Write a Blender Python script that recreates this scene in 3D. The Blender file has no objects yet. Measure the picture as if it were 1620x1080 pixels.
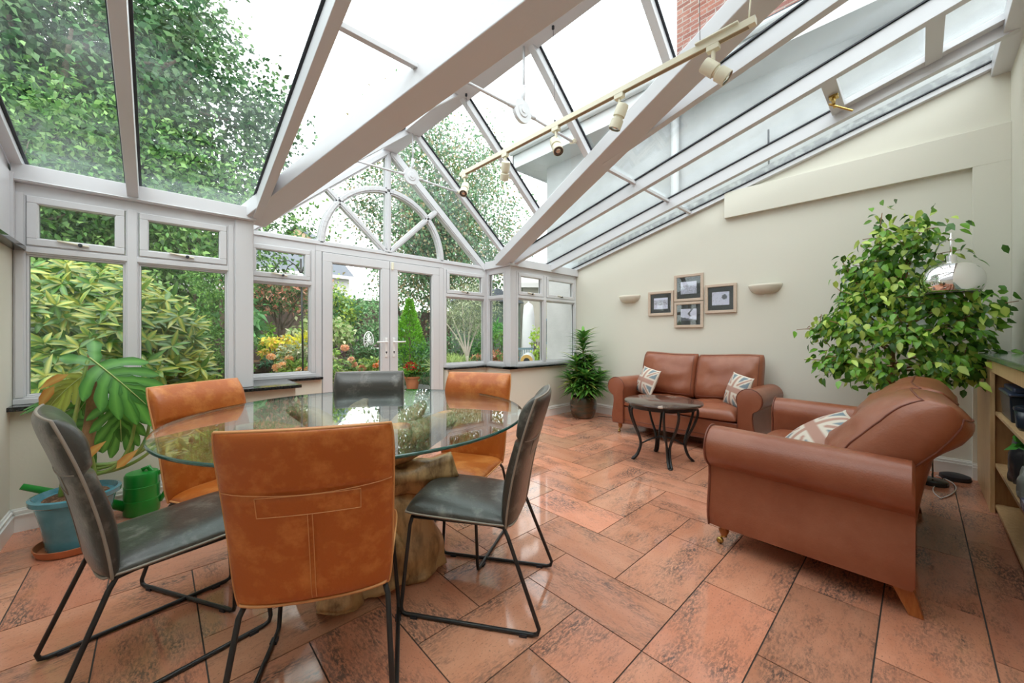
import bpy, math, random
import numpy as np
from mathutils import Vector as V, Matrix, noise
PI = math.pi
SC = bpy.context.scene
COL = SC.collection
# ------------------------------------------------------------------ camera, sky, exposure
TH = math.radians(43.08)
cam = bpy.data.objects.new('camera', bpy.data.cameras.new('camera'))
COL.objects.link(cam); SC.camera = cam
cam.location = (0, 0, 1.2); cam.rotation_euler = (PI/2, 0, -TH)
cam.data.sensor_width = 36; cam.data.lens = 602.1/1620*36
cam.data.shift_y = -9.8/1620
cam.data.clip_start = .02; cam.data.clip_end = 300
SC.view_settings.view_transform = 'Standard'; SC.view_settings.look = 'None'
SC.view_settings.gamma = 1; SC.view_settings.use_curve_mapping = False
SC.view_settings.exposure = 1.12
w = bpy.data.worlds.new('sky'); SC.world = w; w.use_nodes = True
nt = w.node_tree; bg = nt.nodes['Background']
tc = nt.nodes.new('ShaderNodeTexCoord'); mp = nt.nodes.new('ShaderNodeMapping')
ns = nt.nodes.new('ShaderNodeTexNoise'); ns.inputs['Scale'].default_value = 1.6; ns.inputs['Detail'].default_value = 4
cr = nt.nodes.new('ShaderNodeValToRGB')
cr.color_ramp.elements[0].position = .3; cr.color_ramp.elements[0].color = (.92, .935, .95, 1)
cr.color_ramp.elements[1].position = .7; cr.color_ramp.elements[1].color = (1, 1, 1, 1)
nt.links.new(tc.outputs['Generated'], mp.inputs['Vector']); nt.links.new(mp.outputs[0], ns.inputs['Vector'])
nt.links.new(ns.outputs['Fac'], cr.inputs[0]); nt.links.new(cr.outputs[0], bg.inputs['Color'])
bg.inputs['Strength'].default_value = 1.9
sun = bpy.data.objects.new('sun', bpy.data.lights.new('sun', 'SUN')); COL.objects.link(sun)
sun.data.energy = .8; sun.data.angle = math.radians(50); sun.data.color = (1, .95, .88)
sun.rotation_euler = (math.radians(28), math.radians(-14), 0)
SC.cycles.max_bounces = 8; SC.cycles.diffuse_bounces = 6; SC.cycles.glossy_bounces = 4
SC.cycles.transparent_max_bounces = 24; SC.cycles.transmission_bounces = 6
SC.cycles.caustics_reflective = False; SC.cycles.caustics_refractive = False
SC.cycles.sample_clamp_indirect = 6

# ------------------------------------------------------------------ materials
MATS = {}
def mat(name, col=(.8,.8,.8), rough=.5, metal=0, spec=.5, var=None, vscale=6, vpos=(.4,.65), stretch=(1,1,1),
        bump=0, bscale=40, attr=False, trans=0, coat=0, detail=5, sheen=0):
    m = bpy.data.materials.new(name); m.use_nodes = True
    t = m.node_tree; b = t.nodes['Principled BSDF']; L = t.links.new
    b.inputs['Roughness'].default_value = rough; b.inputs['Metallic'].default_value = metal
    b.inputs['Specular IOR Level'].default_value = spec; b.inputs['Coat Weight'].default_value = coat
    b.inputs['Coat Roughness'].default_value = .08; b.inputs['Sheen Weight'].default_value = sheen
    b.inputs['Base Color'].default_value = (*col, 1)
    src = None
    if attr:
        a = t.nodes.new('ShaderNodeAttribute'); a.attribute_name = 'col'; src = a.outputs['Color']
    if var is not None:
        tc = t.nodes.new('ShaderNodeTexCoord'); mp = t.nodes.new('ShaderNodeMapping'); mp.inputs['Scale'].default_value = stretch
        n = t.nodes.new('ShaderNodeTexNoise'); n.inputs['Scale'].default_value = vscale; n.inputs['Detail'].default_value = detail
        n.inputs['Roughness'].default_value = .65
        r = t.nodes.new('ShaderNodeMapRange'); r.inputs['From Min'].default_value = vpos[0]; r.inputs['From Max'].default_value = vpos[1]
        mx = t.nodes.new('ShaderNodeMix'); mx.data_type = 'RGBA'
        L(tc.outputs['Object'], mp.inputs[0]); L(mp.outputs[0], n.inputs['Vector']); L(n.outputs['Fac'], r.inputs['Value']); L(r.outputs[0], mx.inputs['Factor'])
        mx.inputs['A'].default_value = (*col, 1); mx.inputs['B'].default_value = (*var, 1)
        if src: L(src, mx.inputs['A'])
        src = mx.outputs['Result']
    if src: L(src, b.inputs['Base Color'])
    if bump:
        tc = t.nodes.new('ShaderNodeTexCoord'); n = t.nodes.new('ShaderNodeTexNoise'); n.inputs['Scale'].default_value = bscale; n.inputs['Detail'].default_value = 4
        bp = t.nodes.new('ShaderNodeBump'); bp.inputs['Strength'].default_value = bump; bp.inputs['Distance'].default_value = .01
        L(tc.outputs['Object'], n.inputs['Vector']); L(n.outputs['Fac'], bp.inputs['Height']); L(bp.outputs[0], b.inputs['Normal'])
    if trans:
        tr = t.nodes.new('ShaderNodeBsdfTranslucent'); ms = t.nodes.new('ShaderNodeMixShader'); ms.inputs[0].default_value = trans
        if src: L(src, tr.inputs['Color'])
        else: tr.inputs['Color'].default_value = (*col, 1)
        L(b.outputs[0], ms.inputs[1]); L(tr.outputs[0], ms.inputs[2]); L(ms.outputs[0], t.nodes['Material Output'].inputs[0])
    MATS[name] = m
    return m
def glass(name, tint, ior=1.45, rough=0.0, haze=0):
    m = bpy.data.materials.new(name); m.use_nodes = True; t = m.node_tree; L = t.links.new
    t.nodes.remove(t.nodes['Principled BSDF'])
    tr = t.nodes.new('ShaderNodeBsdfTransparent'); tr.inputs[0].default_value = (*tint, 1)
    gl = t.nodes.new('ShaderNodeBsdfGlossy'); gl.inputs['Roughness'].default_value = rough; gl.inputs['Color'].default_value = (.95, 1, 1, 1)
    fr = t.nodes.new('ShaderNodeFresnel'); fr.inputs[0].default_value = ior
    # same reflectance from both faces of the sheet
    geo = t.nodes.new('ShaderNodeNewGeometry')
    vm = t.nodes.new('ShaderNodeVectorMath'); vm.operation = 'DOT_PRODUCT'
    L(geo.outputs['Incoming'], vm.inputs[0]); L(geo.outputs['True Normal'], vm.inputs[1])
    ab = t.nodes.new('ShaderNodeMath'); ab.operation = 'ABSOLUTE'; L(vm.outputs['Value'], ab.inputs[0])
    om = t.nodes.new('ShaderNodeMath'); om.operation = 'SUBTRACT'; om.inputs[0].default_value = 1; L(ab.outputs[0], om.inputs[1])
    pw = t.nodes.new('ShaderNodeMath'); pw.operation = 'POWER'; pw.inputs[1].default_value = 5; L(om.outputs[0], pw.inputs[0])
    ma = t.nodes.new('ShaderNodeMath'); ma.operation = 'MULTIPLY_ADD'; f0 = ((ior-1)/(ior+1))**2
    ma.inputs[1].default_value = 1-f0; ma.inputs[2].default_value = f0; L(pw.outputs[0], ma.inputs[0])
    t.nodes.remove(fr)
    ms = t.nodes.new('ShaderNodeMixShader'); L(ma.outputs[0], ms.inputs[0]); L(tr.outputs[0], ms.inputs[1]); L(gl.outputs[0], ms.inputs[2])
    out = ms.outputs[0]
    if haze:
        df = t.nodes.new('ShaderNodeBsdfTranslucent'); df.inputs[0].default_value = (.85, .9, .92, 1)
        n = t.nodes.new('ShaderNodeTexNoise'); n.inputs['Scale'].default_value = 2.2; n.inputs['Detail'].default_value = 6
        tcn = t.nodes.new('ShaderNodeTexCoord'); L(tcn.outputs['Object'], n.inputs['Vector'])
        r = t.nodes.new('ShaderNodeMapRange'); r.inputs['From Min'].default_value = .42; r.inputs['From Max'].default_value = .75
        r.inputs['To Max'].default_value = haze; L(n.outputs['Fac'], r.inputs['Value'])
        m2 = t.nodes.new('ShaderNodeMixShader'); L(r.outputs[0], m2.inputs[0]); L(out, m2.inputs[1]); L(df.outputs[0], m2.inputs[2]); out = m2.outputs[0]
    L(out, t.nodes['Material Output'].inputs[0]); MATS[name] = m; return m
UPVC = mat('white_upvc', (.64,.64,.66), .32, bump=.03, bscale=9)
WALL = mat('beige_plaster', (.70,.675,.59), .75, bump=.05, bscale=60, spec=.2)
SKIRT = mat('white_gloss_paint', (.82,.82,.80), .3)
GRANITE = mat('black_granite', (.012,.013,.013), .08, var=(.05,.055,.05), vscale=80, vpos=(.5,.7))
GASKET = mat('dark_gasket', (.02,.022,.03), .5)
GLASS = glass('window_glass', (.97,.985,.975), 1.42)
ROOFGLASS = glass('roof_glass', (.93,.97,.975), 1.5, haze=.03)
TABLEGLASS = glass('table_glass', (.90,.955,.94), 1.5)
GLASSEDGE = mat('glass_edge', (.01,.07,.055), .12, coat=.6)
BLACKM = mat('black_powder_coated_steel', (.012,.012,.013), .38)
CREAM = mat('cream_enamel', (.78,.74,.58), .4)
CHROME = mat('chrome', (.92,.92,.93), .03, metal=1)
BRASS = mat('brass', (.55,.38,.12), .22, metal=1)
TAN = mat('tan_leather', (.40,.098,.012), .40, var=(.62,.23,.055), vscale=9, vpos=(.48,.72), bump=.10, bscale=90, detail=9)
TANP = mat('tan_piping', (.58,.27,.10), .5)
GREY = mat('grey_leather', (.046,.043,.037), .29, var=(.17,.16,.14), vscale=11, vpos=(.52,.70), bump=.10, bscale=90, detail=9)
GREYP = mat('pale_piping', (.27,.23,.19), .5)
BROWN = mat('brown_leather', (.25,.076,.036), .33, var=(.34,.13,.07), vscale=3, vpos=(.45,.8), bump=.10, bscale=120, detail=8)
BROWNP = mat('dark_brown_piping', (.16,.045,.025), .45)
ORANGEWOOD = mat('varnished_wood', (.42,.15,.04), .3, var=(.3,.09,.02), vscale=9, stretch=(6,6,1))
OAK = mat('oak', (.66,.45,.23), .4, var=(.56,.35,.16), vscale=5, stretch=(9,9,1))
OAKD = mat('oak_veneer_inside', (.42,.24,.10), .45, var=(.34,.18,.07), vscale=5, stretch=(9,9,1))
DRIFT = mat('driftwood', (.50,.31,.14), .38, var=(.17,.085,.03), vscale=3.2, vpos=(.46,.66), stretch=(4,4,1.2), bump=.7, bscale=11)
MARBLE = mat('brown_marble', (.07,.042,.033), .12, var=(.42,.32,.26), vscale=4.5, vpos=(.60,.65), detail=9)
WTOP = mat('green_granite', (.10,.13,.10), .12, var=(.4,.42,.36), vscale=14, vpos=(.5,.72))
BRONZE = mat('bronze_glaze', (.10,.045,.02), .18, var=(.03,.035,.02), vscale=5, vpos=(.4,.6), stretch=(1,1,4), coat=.5)
TEAL = mat('teal_glaze', (.05,.21,.27), .2, var=(.09,.30,.38), vscale=5, coat=.5)
TERRA = mat('terracotta', (.50,.17,.07), .6, var=(.4,.13,.05), vscale=6)
SOIL = mat('bark_mulch', (.10,.045,.02), .9, var=(.32,.18,.10), vscale=60, vpos=(.5,.6), bump=1, bscale=70)
GREENP = mat('green_plastic', (.01,.25,.03), .28)
BARK = mat('pale_bark', (.36,.20,.10), .7, var=(.20,.11,.05), vscale=12, bump=.4, bscale=30)
BARKD = mat('dark_bark', (.10,.07,.05), .85, var=(.2,.16,.12), vscale=8, bump=.6, bscale=20)
STEM = mat('green_stem', (.16,.30,.06), .45, var=(.3,.35,.1), vscale=8)
LEAF = mat('leaf', rough=.4, attr=True, trans=.3, spec=.4)
LEAFG = mat('glossy_leaf', rough=.28, attr=True, trans=.25, spec=.5)
CLOTH = mat('flag_fabric', rough=.9, attr=True, spec=.1, bump=.2, bscale=300)
PAPER = mat('photo_print', rough=.3, attr=True)
FRAMEW = mat('limed_wood_frame', (.52,.40,.31), .5, var=(.62,.50,.40), vscale=20, stretch=(1,8,8))
DMAT = mat('charcoal_mount', (.035,.035,.035), .6)
CERAMIC = mat('cream_ceramic', (.66,.60,.50), .5)
WPLASTIC = mat('white_plastic', (.8,.8,.8), .35)
DPLASTIC = mat('dark_plastic', (.02,.028,.04), .25)
FENCE = mat('dark_fence_timber', (.085,.055,.045), .85, var=(.15,.11,.09), vscale=9, stretch=(6,6,1))
RENDERW = mat('white_render', (.50,.50,.50), .9, var=(.44,.44,.44), vscale=3, bump=.3, bscale=40)
SLATE = mat('blue_slate', (.075,.088,.11), .8, var=(.12,.14,.17), vscale=18, stretch=(1,3,3))
LEAD = mat('weathered_lead', (.24,.24,.24), .7, var=(.5,.5,.48), vscale=13, vpos=(.45,.65), detail=9)
STONE = mat('pale_stone', (.62,.56,.49), .85, var=(.5,.45,.38), vscale=5, bump=.4, bscale=12)
EARTH = mat('garden_soil_and_grass', (.07,.10,.03), .95, var=(.09,.06,.04), vscale=2.5)
GUTTER = mat('white_fascia', (.60,.60,.60), .4)

def brick(name, c1, c2, mortar, w_, h_, ms=.01, axis=None, rough=.85):
    m = bpy.data.materials.new(name); m.use_nodes = True; t = m.node_tree; L = t.links.new; b = t.nodes['Principled BSDF']
    tc = t.nodes.new('ShaderNodeTexCoord'); mp = t.nodes.new('ShaderNodeMapping'); br = t.nodes.new('ShaderNodeTexBrick')
    if axis: mp.inputs['Rotation'].default_value = axis
    L(tc.outputs['Object'], mp.inputs[0]); L(mp.outputs[0], br.inputs['Vector'])
    br.inputs['Color1'].default_value = (*c1, 1); br.inputs['Color2'].default_value = (*c2, 1); br.inputs['Mortar'].default_value = (*mortar, 1)
    br.inputs['Scale'].default_value = 1; br.inputs['Brick Width'].default_value = w_; br.inputs['Row Height'].default_value = h_
    br.inputs['Mortar Size'].default_value = ms; L(br.outputs['Color'], b.inputs['Base Color']); b.inputs['Roughness'].default_value = rough
    MATS[name] = m; return m
CHIMB = brick('red_chimney_brick', (.17,.05,.035), (.27,.10,.07), (.26,.21,.18), .23, .07, .008, (-PI/2, -PI/2, 0))
PAVE = brick('patio_paving', (.46,.46,.47), (.55,.54,.52), (.3,.3,.3), .6, .45, .01)
GBRICK = brick('yellow_brick', (.45,.27,.12), (.52,.33,.16), (.5,.45,.4), .24, .085, .012, (PI/2, 0, 0))

# ------------------------------------------------------------------ mesh helpers
class MB:
    def __init__(s): s.v = []; s.f = []; s.m = []; s.c = []
    def add(s, vs, fs, mi=0, cs=None):
        o = len(s.v); s.v += [tuple(map(float, p)) for p in vs]; s.f += [tuple(i+o for i in f) for f in fs]; s.m += [mi]*len(fs)
        s.c += list(cs) if cs is not None else [(1,1,1)]*len(vs)
        return s
    def box(s, x0, x1, y0, y1, z0, z1, mi=0):
        x0,x1 = min(x0,x1),max(x0,x1); y0,y1 = min(y0,y1),max(y0,y1); z0,z1 = min(z0,z1),max(z0,z1)
        return s.add([(x,y,z) for x in (x0,x1) for y in (y0,y1) for z in (z0,z1)],
                     [(0,1,3,2),(4,6,7,5),(0,4,5,1),(2,3,7,6),(0,2,6,4),(1,5,7,3)], mi)
    def beam(s, p, q, w, h, up=(0,0,1), drop=0, mi=0):
        """bar from p to q, w wide, h deep measured down from the line p-q (after drop)"""
        p, q, up = V(p), V(q), V(up); d = (q-p).normalized(); x = d.cross(up).normalized(); u = x.cross(d).normalized()
        vs = []
        for a in (p, q):
            for sx, sz in ((-1,-drop),(1,-drop),(1,-drop-h),(-1,-drop-h)): vs.append(a + x*(sx*w/2) + u*sz)
        return s.add(vs, [(0,1,2,3),(7,6,5,4),(0,4,5,1),(1,5,6,2),(2,6,7,3),(3,7,4,0)], mi)
    def prism(s, pts, d, mi=0):
        """closed polygon pts (3D) pushed along vector d"""
        n = len(pts); P = [V(p) for p in pts]; d = V(d)
        return s.add(P + [p+d for p in P], [tuple(range(n))[::-1], tuple(range(n, 2*n))] + [(i, (i+1)%n, n+(i+1)%n, n+i) for i in range(n)], mi)
    def tube(s, pts, r, n=8, mi=0, closed=False, cap=True):
        P = [V(p) for p in pts]; N = len(P); R = r if isinstance(r, (list, tuple)) else [r]*N
        vs = []; prev = None
        for i in range(N):
            a = P[(i-1) % N] if closed else P[max(i-1, 0)]; b = P[(i+1) % N] if closed else P[min(i+1, N-1)]
            d = (b-a)
            d = d.normalized() if d.length > 1e-9 else V((0,0,1))
            if prev is None:
                x = d.cross(V((0,0,1)) if abs(d.z) < .9 else V((1,0,0))).normalized()
            else:
                x = (prev - d*prev.dot(d))
                x = x.normalized() if x.length > 1e-6 else d.orthogonal().normalized()
            prev = x; y = d.cross(x)
            for k in range(n):
                t = 2*PI*k/n; vs.append(P[i] + (x*math.cos(t) + y*math.sin(t))*R[i])
        fs = [(i*n+k, i*n+(k+1)%n, ((i+1)%N)*n+(k+1)%n, ((i+1)%N)*n+k) for i in range(N if closed else N-1) for k in range(n)]
        if cap and not closed: fs += [tuple(range(n))[::-1], tuple((N-1)*n+k for k in range(n))]
        return s.add(vs, fs, mi)
    def lathe(s, prof, c=(0,0,0), n=24, mi=0, ax=(0,0,1), cap=True):
        """prof: list of (radius, height) along axis ax"""
        ax = V(ax).normalized(); x = ax.orthogonal().normalized(); y = ax.cross(x); c = V(c); vs = []
        for r, h in prof:
            for k in range(n):
                t = 2*PI*k/n; vs.append(c + ax*h + (x*math.cos(t) + y*math.sin(t))*max(r, 1e-5))
        N = len(prof); fs = [(i*n+k, i*n+(k+1)%n, (i+1)*n+(k+1)%n, (i+1)*n+k) for i in range(N-1) for k in range(n)]
        if cap: fs += [tuple(range(n))[::-1], tuple((N-1)*n+k for k in range(n))]
        return s.add(vs, fs, mi)
    def pad(s, O, ax, ay, an, w, h, tf, tb, nx=16, ny=16, p=5, c=.06, fn=None, wf=None, mi=0, cf=None, e=.5):
        """a stuffed pad: w x h outline in the ax/ay plane, tf/tb thick towards +an/-an"""
        O, ax, ay, an = V(O), V(ax), V(ay), V(an); vs = []; idx = {}; cs = []; fs = []
        for side in (0, 1):
            for j in range(ny+1):
                for i in range(nx+1):
                    edge = i in (0, nx) or j in (0, ny)
                    if side and edge: idx[1,i,j] = idx[0,i,j]; continue
                    a = math.sin(PI/2*(2*i/nx-1)); b = math.sin(PI/2*(2*j/ny-1))
                    X = a*(1-c*abs(b)**6); Y = b*(1-c*abs(a)**6)
                    if wf: X *= wf(b)
                    pr = max(0, (1-abs(a)**p)*(1-abs(b)**p))**e
                    off = tf*pr if side == 0 else -tb*pr
                    q = O + ax*(X*w/2) + ay*(Y*h/2)
                    if fn: q = fn(q, a, b, off, side)
                    else: q = q + an*off
                    idx[side,i,j] = len(vs); vs.append(q); cs.append(cf(a, b) if cf else (1,1,1))
            for j in range(ny):
                for i in range(nx):
                    f = (idx[side,i,j], idx[side,i+1,j], idx[side,i+1,j+1], idx[side,i,j+1])
                    fs.append(f if side == 0 else f[::-1])
        s.add(vs, fs, mi, cs)
        L = [vs[idx[0,i,0]] for i in range(nx)] + [vs[idx[0,nx,j]] for j in range(ny)] + [vs[idx[0,i,ny]] for i in range(nx,0,-1)] + [vs[idx[0,0,j]] for j in range(ny,0,-1)]
        return L
    def build(s, name, m, parent=None, smooth=False, bevel=0, sub=0, **props):
        me = bpy.data.meshes.new(name); me.from_pydata(s.v, [], s.f); me.validate(verbose=False)
        for x in (m if isinstance(m, (list, tuple)) else [m]): me.materials.append(x)
        if len(me.polygons) == len(s.m): me.polygons.foreach_set('material_index', s.m)
        if any(c != (1,1,1) for c in s.c):
            a = me.color_attributes.new('col', 'FLOAT_COLOR', 'POINT'); a.data.foreach_set('color', np.array([(*c, 1) for c in s.c], 'f').ravel())
        if smooth: me.polygons.foreach_set('use_smooth', [True]*len(me.polygons))
        o = bpy.data.objects.new(name, me); COL.objects.link(o)
        if smooth == 'auto': me.set_sharp_from_angle(angle=math.radians(40))
        if parent: o.parent = parent
        if bevel:
            b = o.modifiers.new('b', 'BEVEL'); b.width = bevel; b.segments = 2; b.limit_method = 'ANGLE'
        if sub:
            b = o.modifiers.new('s', 'SUBSURF'); b.levels = sub; b.render_levels = sub
        for k, v in props.items(): o[k] = v
        return o
def B(*a, mi=0): return MB().box(*a, mi=mi)
def thing(name, label, cat, loc=(0,0,0), rz=0, group=None):
    o = bpy.data.objects.new(name, None); COL.objects.link(o); o.location = loc; o.rotation_euler = (0,0,rz); o.empty_display_size = .1
    return tag(o, label, cat, group)
def tag(o, label, cat, group=None):
    o['label'] = label; o['category'] = cat
    if group: o['group'] = group
    return o
def struct(name, loc=(0,0,0)):
    o = bpy.data.objects.new(name, None); COL.objects.link(o); o.location = loc; o['kind'] = 'structure'; return o
def copy_tree(o, parent=None):
    c = o.copy(); COL.objects.link(c)
    if parent: c.parent = parent
    for ch in list(o.children): copy_tree(ch, c)
    return c
def bez(p0, p1, p2, p3=None, n=12):
    out = []
    for i in range(n+1):
        t = i/n
        if p3 is None: out.append(V(p0)*(1-t)**2 + V(p1)*2*t*(1-t) + V(p2)*t*t)
        else: out.append(V(p0)*(1-t)**3 + V(p1)*3*t*(1-t)**2 + V(p2)*3*t*t*(1-t) + V(p3)*t**3)
    return out

# leaves: numpy batch. pos, dir, nor: (N,3); L, W: (N,) ; c1 edge colour, c2 midrib colour
def leaf_mesh(name, pos, dr, nor, L, W, c1, c2=None, m=None, parent=None, fold=.25, curl=.25, hi=False, extra=None):
    pos = np.asarray(pos, float); dr = np.asarray(dr, float); nor = np.asarray(nor, float); N = len(pos)
    dr /= np.linalg.norm(dr, axis=1)[:, None] + 1e-9
    sd = np.cross(dr, nor); sd /= np.linalg.norm(sd, axis=1)[:, None] + 1e-9; nr = np.cross(sd, dr)
    L = np.broadcast_to(L, N)[:, None]; W = np.broadcast_to(W, N)[:, None]
    c1 = np.broadcast_to(c1, (N, 3)); c2 = c1 if c2 is None else np.broadcast_to(c2, (N, 3))
    if hi:
        T = [(0,0,0),(.28,.42,1),(.28,0,0),(.28,-.42,1),(.62,.38,1),(.62,0,0),(.62,-.38,1),(1,0,0)]
        F = [(0,2,1),(0,3,2),(1,2,5,4),(2,3,6,5),(4,5,7),(5,6,7)]
    else:
        T = [(0,0,0),(.42,.5,1),(.42,0,0),(.42,-.5,1),(1,0,0)]; F = [(0,2,4,1),(0,3,4,2)]
        F = [(0,2,1),(0,3,2),(1,2,4),(2,3,4)]
    K = len(T); vs = np.zeros((N, K, 3)); cs = np.zeros((N, K, 4)); cs[..., 3] = 1
    for k, (t, w_, e) in enumerate(T):
        vs[:, k] = pos + dr*L*t + sd*W*w_ + nr*(abs(w_)*W*fold*2*.5 - curl*L*t*t)
        cs[:, k, :3] = c1 if e else c2
    fs = []; base = (np.arange(N)*K)
    me = bpy.data.meshes.new(name)
    nl = sum(len(f) for f in F); loops = np.concatenate([np.array(f) for f in F])
    me.vertices.add(N*K); me.vertices.foreach_set('co', vs.astype('f').ravel())
    me.loops.add(N*nl); me.loops.foreach_set('vertex_index', (base[:, None]+loops[None]).astype('i').ravel())
    st = np.cumsum([0]+[len(f) for f in F])[:-1]
    me.polygons.add(N*len(F)); me.polygons.foreach_set('loop_start', (np.arange(N)[:, None]*nl+st[None]).astype('i').ravel())
    me.update(calc_edges=True)
    a = me.color_attributes.new('col', 'FLOAT_COLOR', 'POINT'); a.data.foreach_set('color', cs.astype('f').ravel())
    if hi: me.polygons.foreach_set('use_smooth', [True]*len(me.polygons))
    me.materials.append(m or LEAF)
    o = bpy.data.objects.new(name, me); COL.objects.link(o)
    if parent: o.parent = parent
    return o
def crown(name, R, c, rad, n, L, W, cols, parent=None, ncl=60, spread=.22, shell=.55, droop=.3, up=.5, m=None, c2=None, hi=False, flat=0, clip=None, fold=.25):
    """leaves gathered in tufts through an ellipsoid"""
    c = np.array(c, float); rad = np.array(rad, float)
    d = R.normal(size=(ncl, 3)); d /= np.linalg.norm(d, axis=1)[:, None]
    rr = (shell + (1-shell)*R.rand(ncl))**.6
    cl = d*rr[:, None]
    k = R.randint(0, ncl, n); off = R.normal(size=(n, 3))*spread
    p = cl[k] + off; pos = c + p*rad
    out = p/(np.linalg.norm(p, axis=1)[:, None]+1e-6)
    dr = out*.6 + R.normal(size=(n, 3))*.7; dr[:, 2] -= droop
    nor = R.normal(size=(n, 3))*.6; nor[:, 2] += up
    cols = np.array(cols, float); ci = R.randint(0, len(cols), n)
    tone = (.75 + .5*R.rand(ncl))[k][:, None]*(.8+.4*R.rand(n, 1))
    col = cols[ci]*tone
    s = (.7+.6*R.rand(n))
    if clip is not None:
        ok = clip(pos); pos, dr, nor, col, s = pos[ok], dr[ok], nor[ok], col[ok], s[ok]
    cc2 = None if c2 is None else np.array(c2)*np.ones((len(pos), 3))*(.8+.4*R.rand(len(pos), 1))
    return leaf_mesh(name, pos, dr, nor, L*s, W*s, col, cc2, m, parent, hi=hi, fold=fold)
# ------------------------------------------------------------------ the room
ZS = .768; YW = 3.833; YG = 4.34; XL = -.65; XR = 5.02; YB = -.504; ZH = 2.153
BX0, BX1, RX, RZ = .60, 3.50, 2.05, 3.50
def zm(y): return 2.255 + .268*(3.96-y)
def zg(x): return RZ - .85*abs(x-RX)
def yv(x): return 3.96 - (1.245-.85*abs(x-RX))/.268
def xo(y): return max(0, (1.245-.268*max(0, 3.96-y))/.85)

# floor: every tile a slab in one floor mesh, herringbone with a few running rows
TILE = bpy.data.materials.new('terracotta_porcelain_tile'); TILE.use_nodes = True
t_ = TILE.node_tree; b_ = t_.nodes['Principled BSDF']; L_ = t_.links.new
uvn = t_.nodes.new('ShaderNodeUVMap'); at = t_.nodes.new('ShaderNodeAttribute'); at.attribute_name = 'col'
def tnoise(sc, stretch, lo, hi, detail=8, rough=.7):
    mp = t_.nodes.new('ShaderNodeMapping'); mp.inputs['Scale'].default_value = stretch; L_(uvn.outputs[0], mp.inputs[0])
    n = t_.nodes.new('ShaderNodeTexNoise'); n.inputs['Scale'].default_value = sc; n.inputs['Detail'].default_value = detail; n.inputs['Roughness'].default_value = rough
    L_(mp.outputs[0], n.inputs['Vector'])
    r = t_.nodes.new('ShaderNodeMapRange'); r.inputs['From Min'].default_value = lo; r.inputs['From Max'].default_value = hi; L_(n.outputs['Fac'], r.inputs['Value'])
    return r.outputs[0]
def tmath(op, a, b):
    n = t_.nodes.new('ShaderNodeMath'); n.operation = op
    for i, x in enumerate((a, b)):
        if isinstance(x, (int, float)): n.inputs[i].default_value = x
        else: L_(x, n.inputs[i])
    return n.outputs[0]
def tmix(f, a, b):
    n = t_.nodes.new('ShaderNodeMix'); n.data_type = 'RGBA'; L_(f, n.inputs['Factor'])
    for k, x in (('A', a), ('B', b)):
        if isinstance(x, tuple): n.inputs[k].default_value = (*x, 1)
        else: L_(x, n.inputs[k])
    return n.outputs['Result']
big = tnoise(2.0, (1, 2.6, 1), .46, .62); fine = tnoise(38, (1, 2.6, 1), .44, .54); spk = tnoise(75, (1, 2, 1), .57, .63)
soft = tnoise(3.0, (1, 2, 1), .3, .7)
c0 = tmix(soft, (.55,.225,.13), (.66,.315,.20))
c1 = tmix(tmath('MULTIPLY', tmath('MULTIPLY', big, fine), .92), c0, (.12,.088,.075))
c2 = tmix(tmath('MULTIPLY', spk, .6), c1, (.13,.09,.07))
mm = t_.nodes.new('ShaderNodeMix'); mm.data_type = 'RGBA'; mm.blend_type = 'MULTIPLY'; mm.inputs['Factor'].default_value = 1
L_(c2, mm.inputs['A']); L_(at.outputs['Color'], mm.inputs['B']); L_(mm.outputs['Result'], b_.inputs['Base Color'])
b_.inputs['Roughness'].default_value = .07; b_.inputs['Specular IOR Level'].default_value = .55
GROUT = mat('dark_grout', (.05,.045,.04), .8)
R = np.random.RandomState(3)
U = .3037; X0, Y0 = 1.045, .417
tiles = []
def inroom(x0, x1, y0, y1):
    out = []
    for (a, b, c, d) in ((XL-.03, XR+.02, YB-.02, YW), (.85, 3.55, YW, YG+.08)):
        q = (max(x0, a), min(x1, b), max(y0, c), min(y1, d))
        if q[1]-q[0] > .012 and q[3]-q[2] > .012: out.append(q)
    return out
for j in range(-5, 15):
    for i in range(-8, 16):
        if j >= 1:
            c = (i-j) % 4
            if c == 0: q = (i, i+1, j, j+2, 1)
            elif c == 1: q = (i, i+2, j, j+1, 0)
            elif c == 3 and j == 1: q = (i, i+1, j, j+1, 0)
            else: continue
        else:
            if (i+j) % 2 == 0: continue
            q = (i, i+2, j, j+1, 0)
        tiles.append((X0+q[0]*U, X0+q[1]*U, Y0+q[2]*U, Y0+q[3]*U, q[4]))
vs, fs, uv, cs = [], [], [], []
for (x0, x1, y0, y1, ver) in tiles:
    ou, ov = R.rand()*40, R.rand()*40; tone = .84+.26*R.rand(); tint = (tone*(1+.05*R.randn()), tone, tone)
    for (a, b, c, d) in inroom(x0, x1, y0, y1):
        g = .0026; k = len(vs)
        q = [(a+g, c+g), (b-g, c+g), (b-g, d-g), (a+g, d-g)]
        vs += [(x, y, 0) for x, y in q] + [(x, y, -.006) for x, y in q]
        fs += [(k, k+1, k+2, k+3), (k, k+4, k+5, k+1), (k+1, k+5, k+6, k+2), (k+2, k+6, k+7, k+3), (k+3, k+7, k+4, k)]
        cs += [tint]*8
        uvq = [((y-y0, x-x0) if ver else (x-x0, y-y0)) for x, y in q]
        for f in ((0,1,2,3),(0,0,1,1),(1,1,2,2),(2,2,3,3),(3,3,0,0)): uv += [(uvq[z][0]+ou, uvq[z][1]+ov) for z in f]
floor = struct('floor')
me = bpy.data.meshes.new('floor_tiles'); me.from_pydata(vs, [], fs); me.materials.append(TILE)
ul = me.uv_layers.new(name='UVMap'); ul.data.foreach_set('uv', np.array(uv, 'f').ravel())
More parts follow.
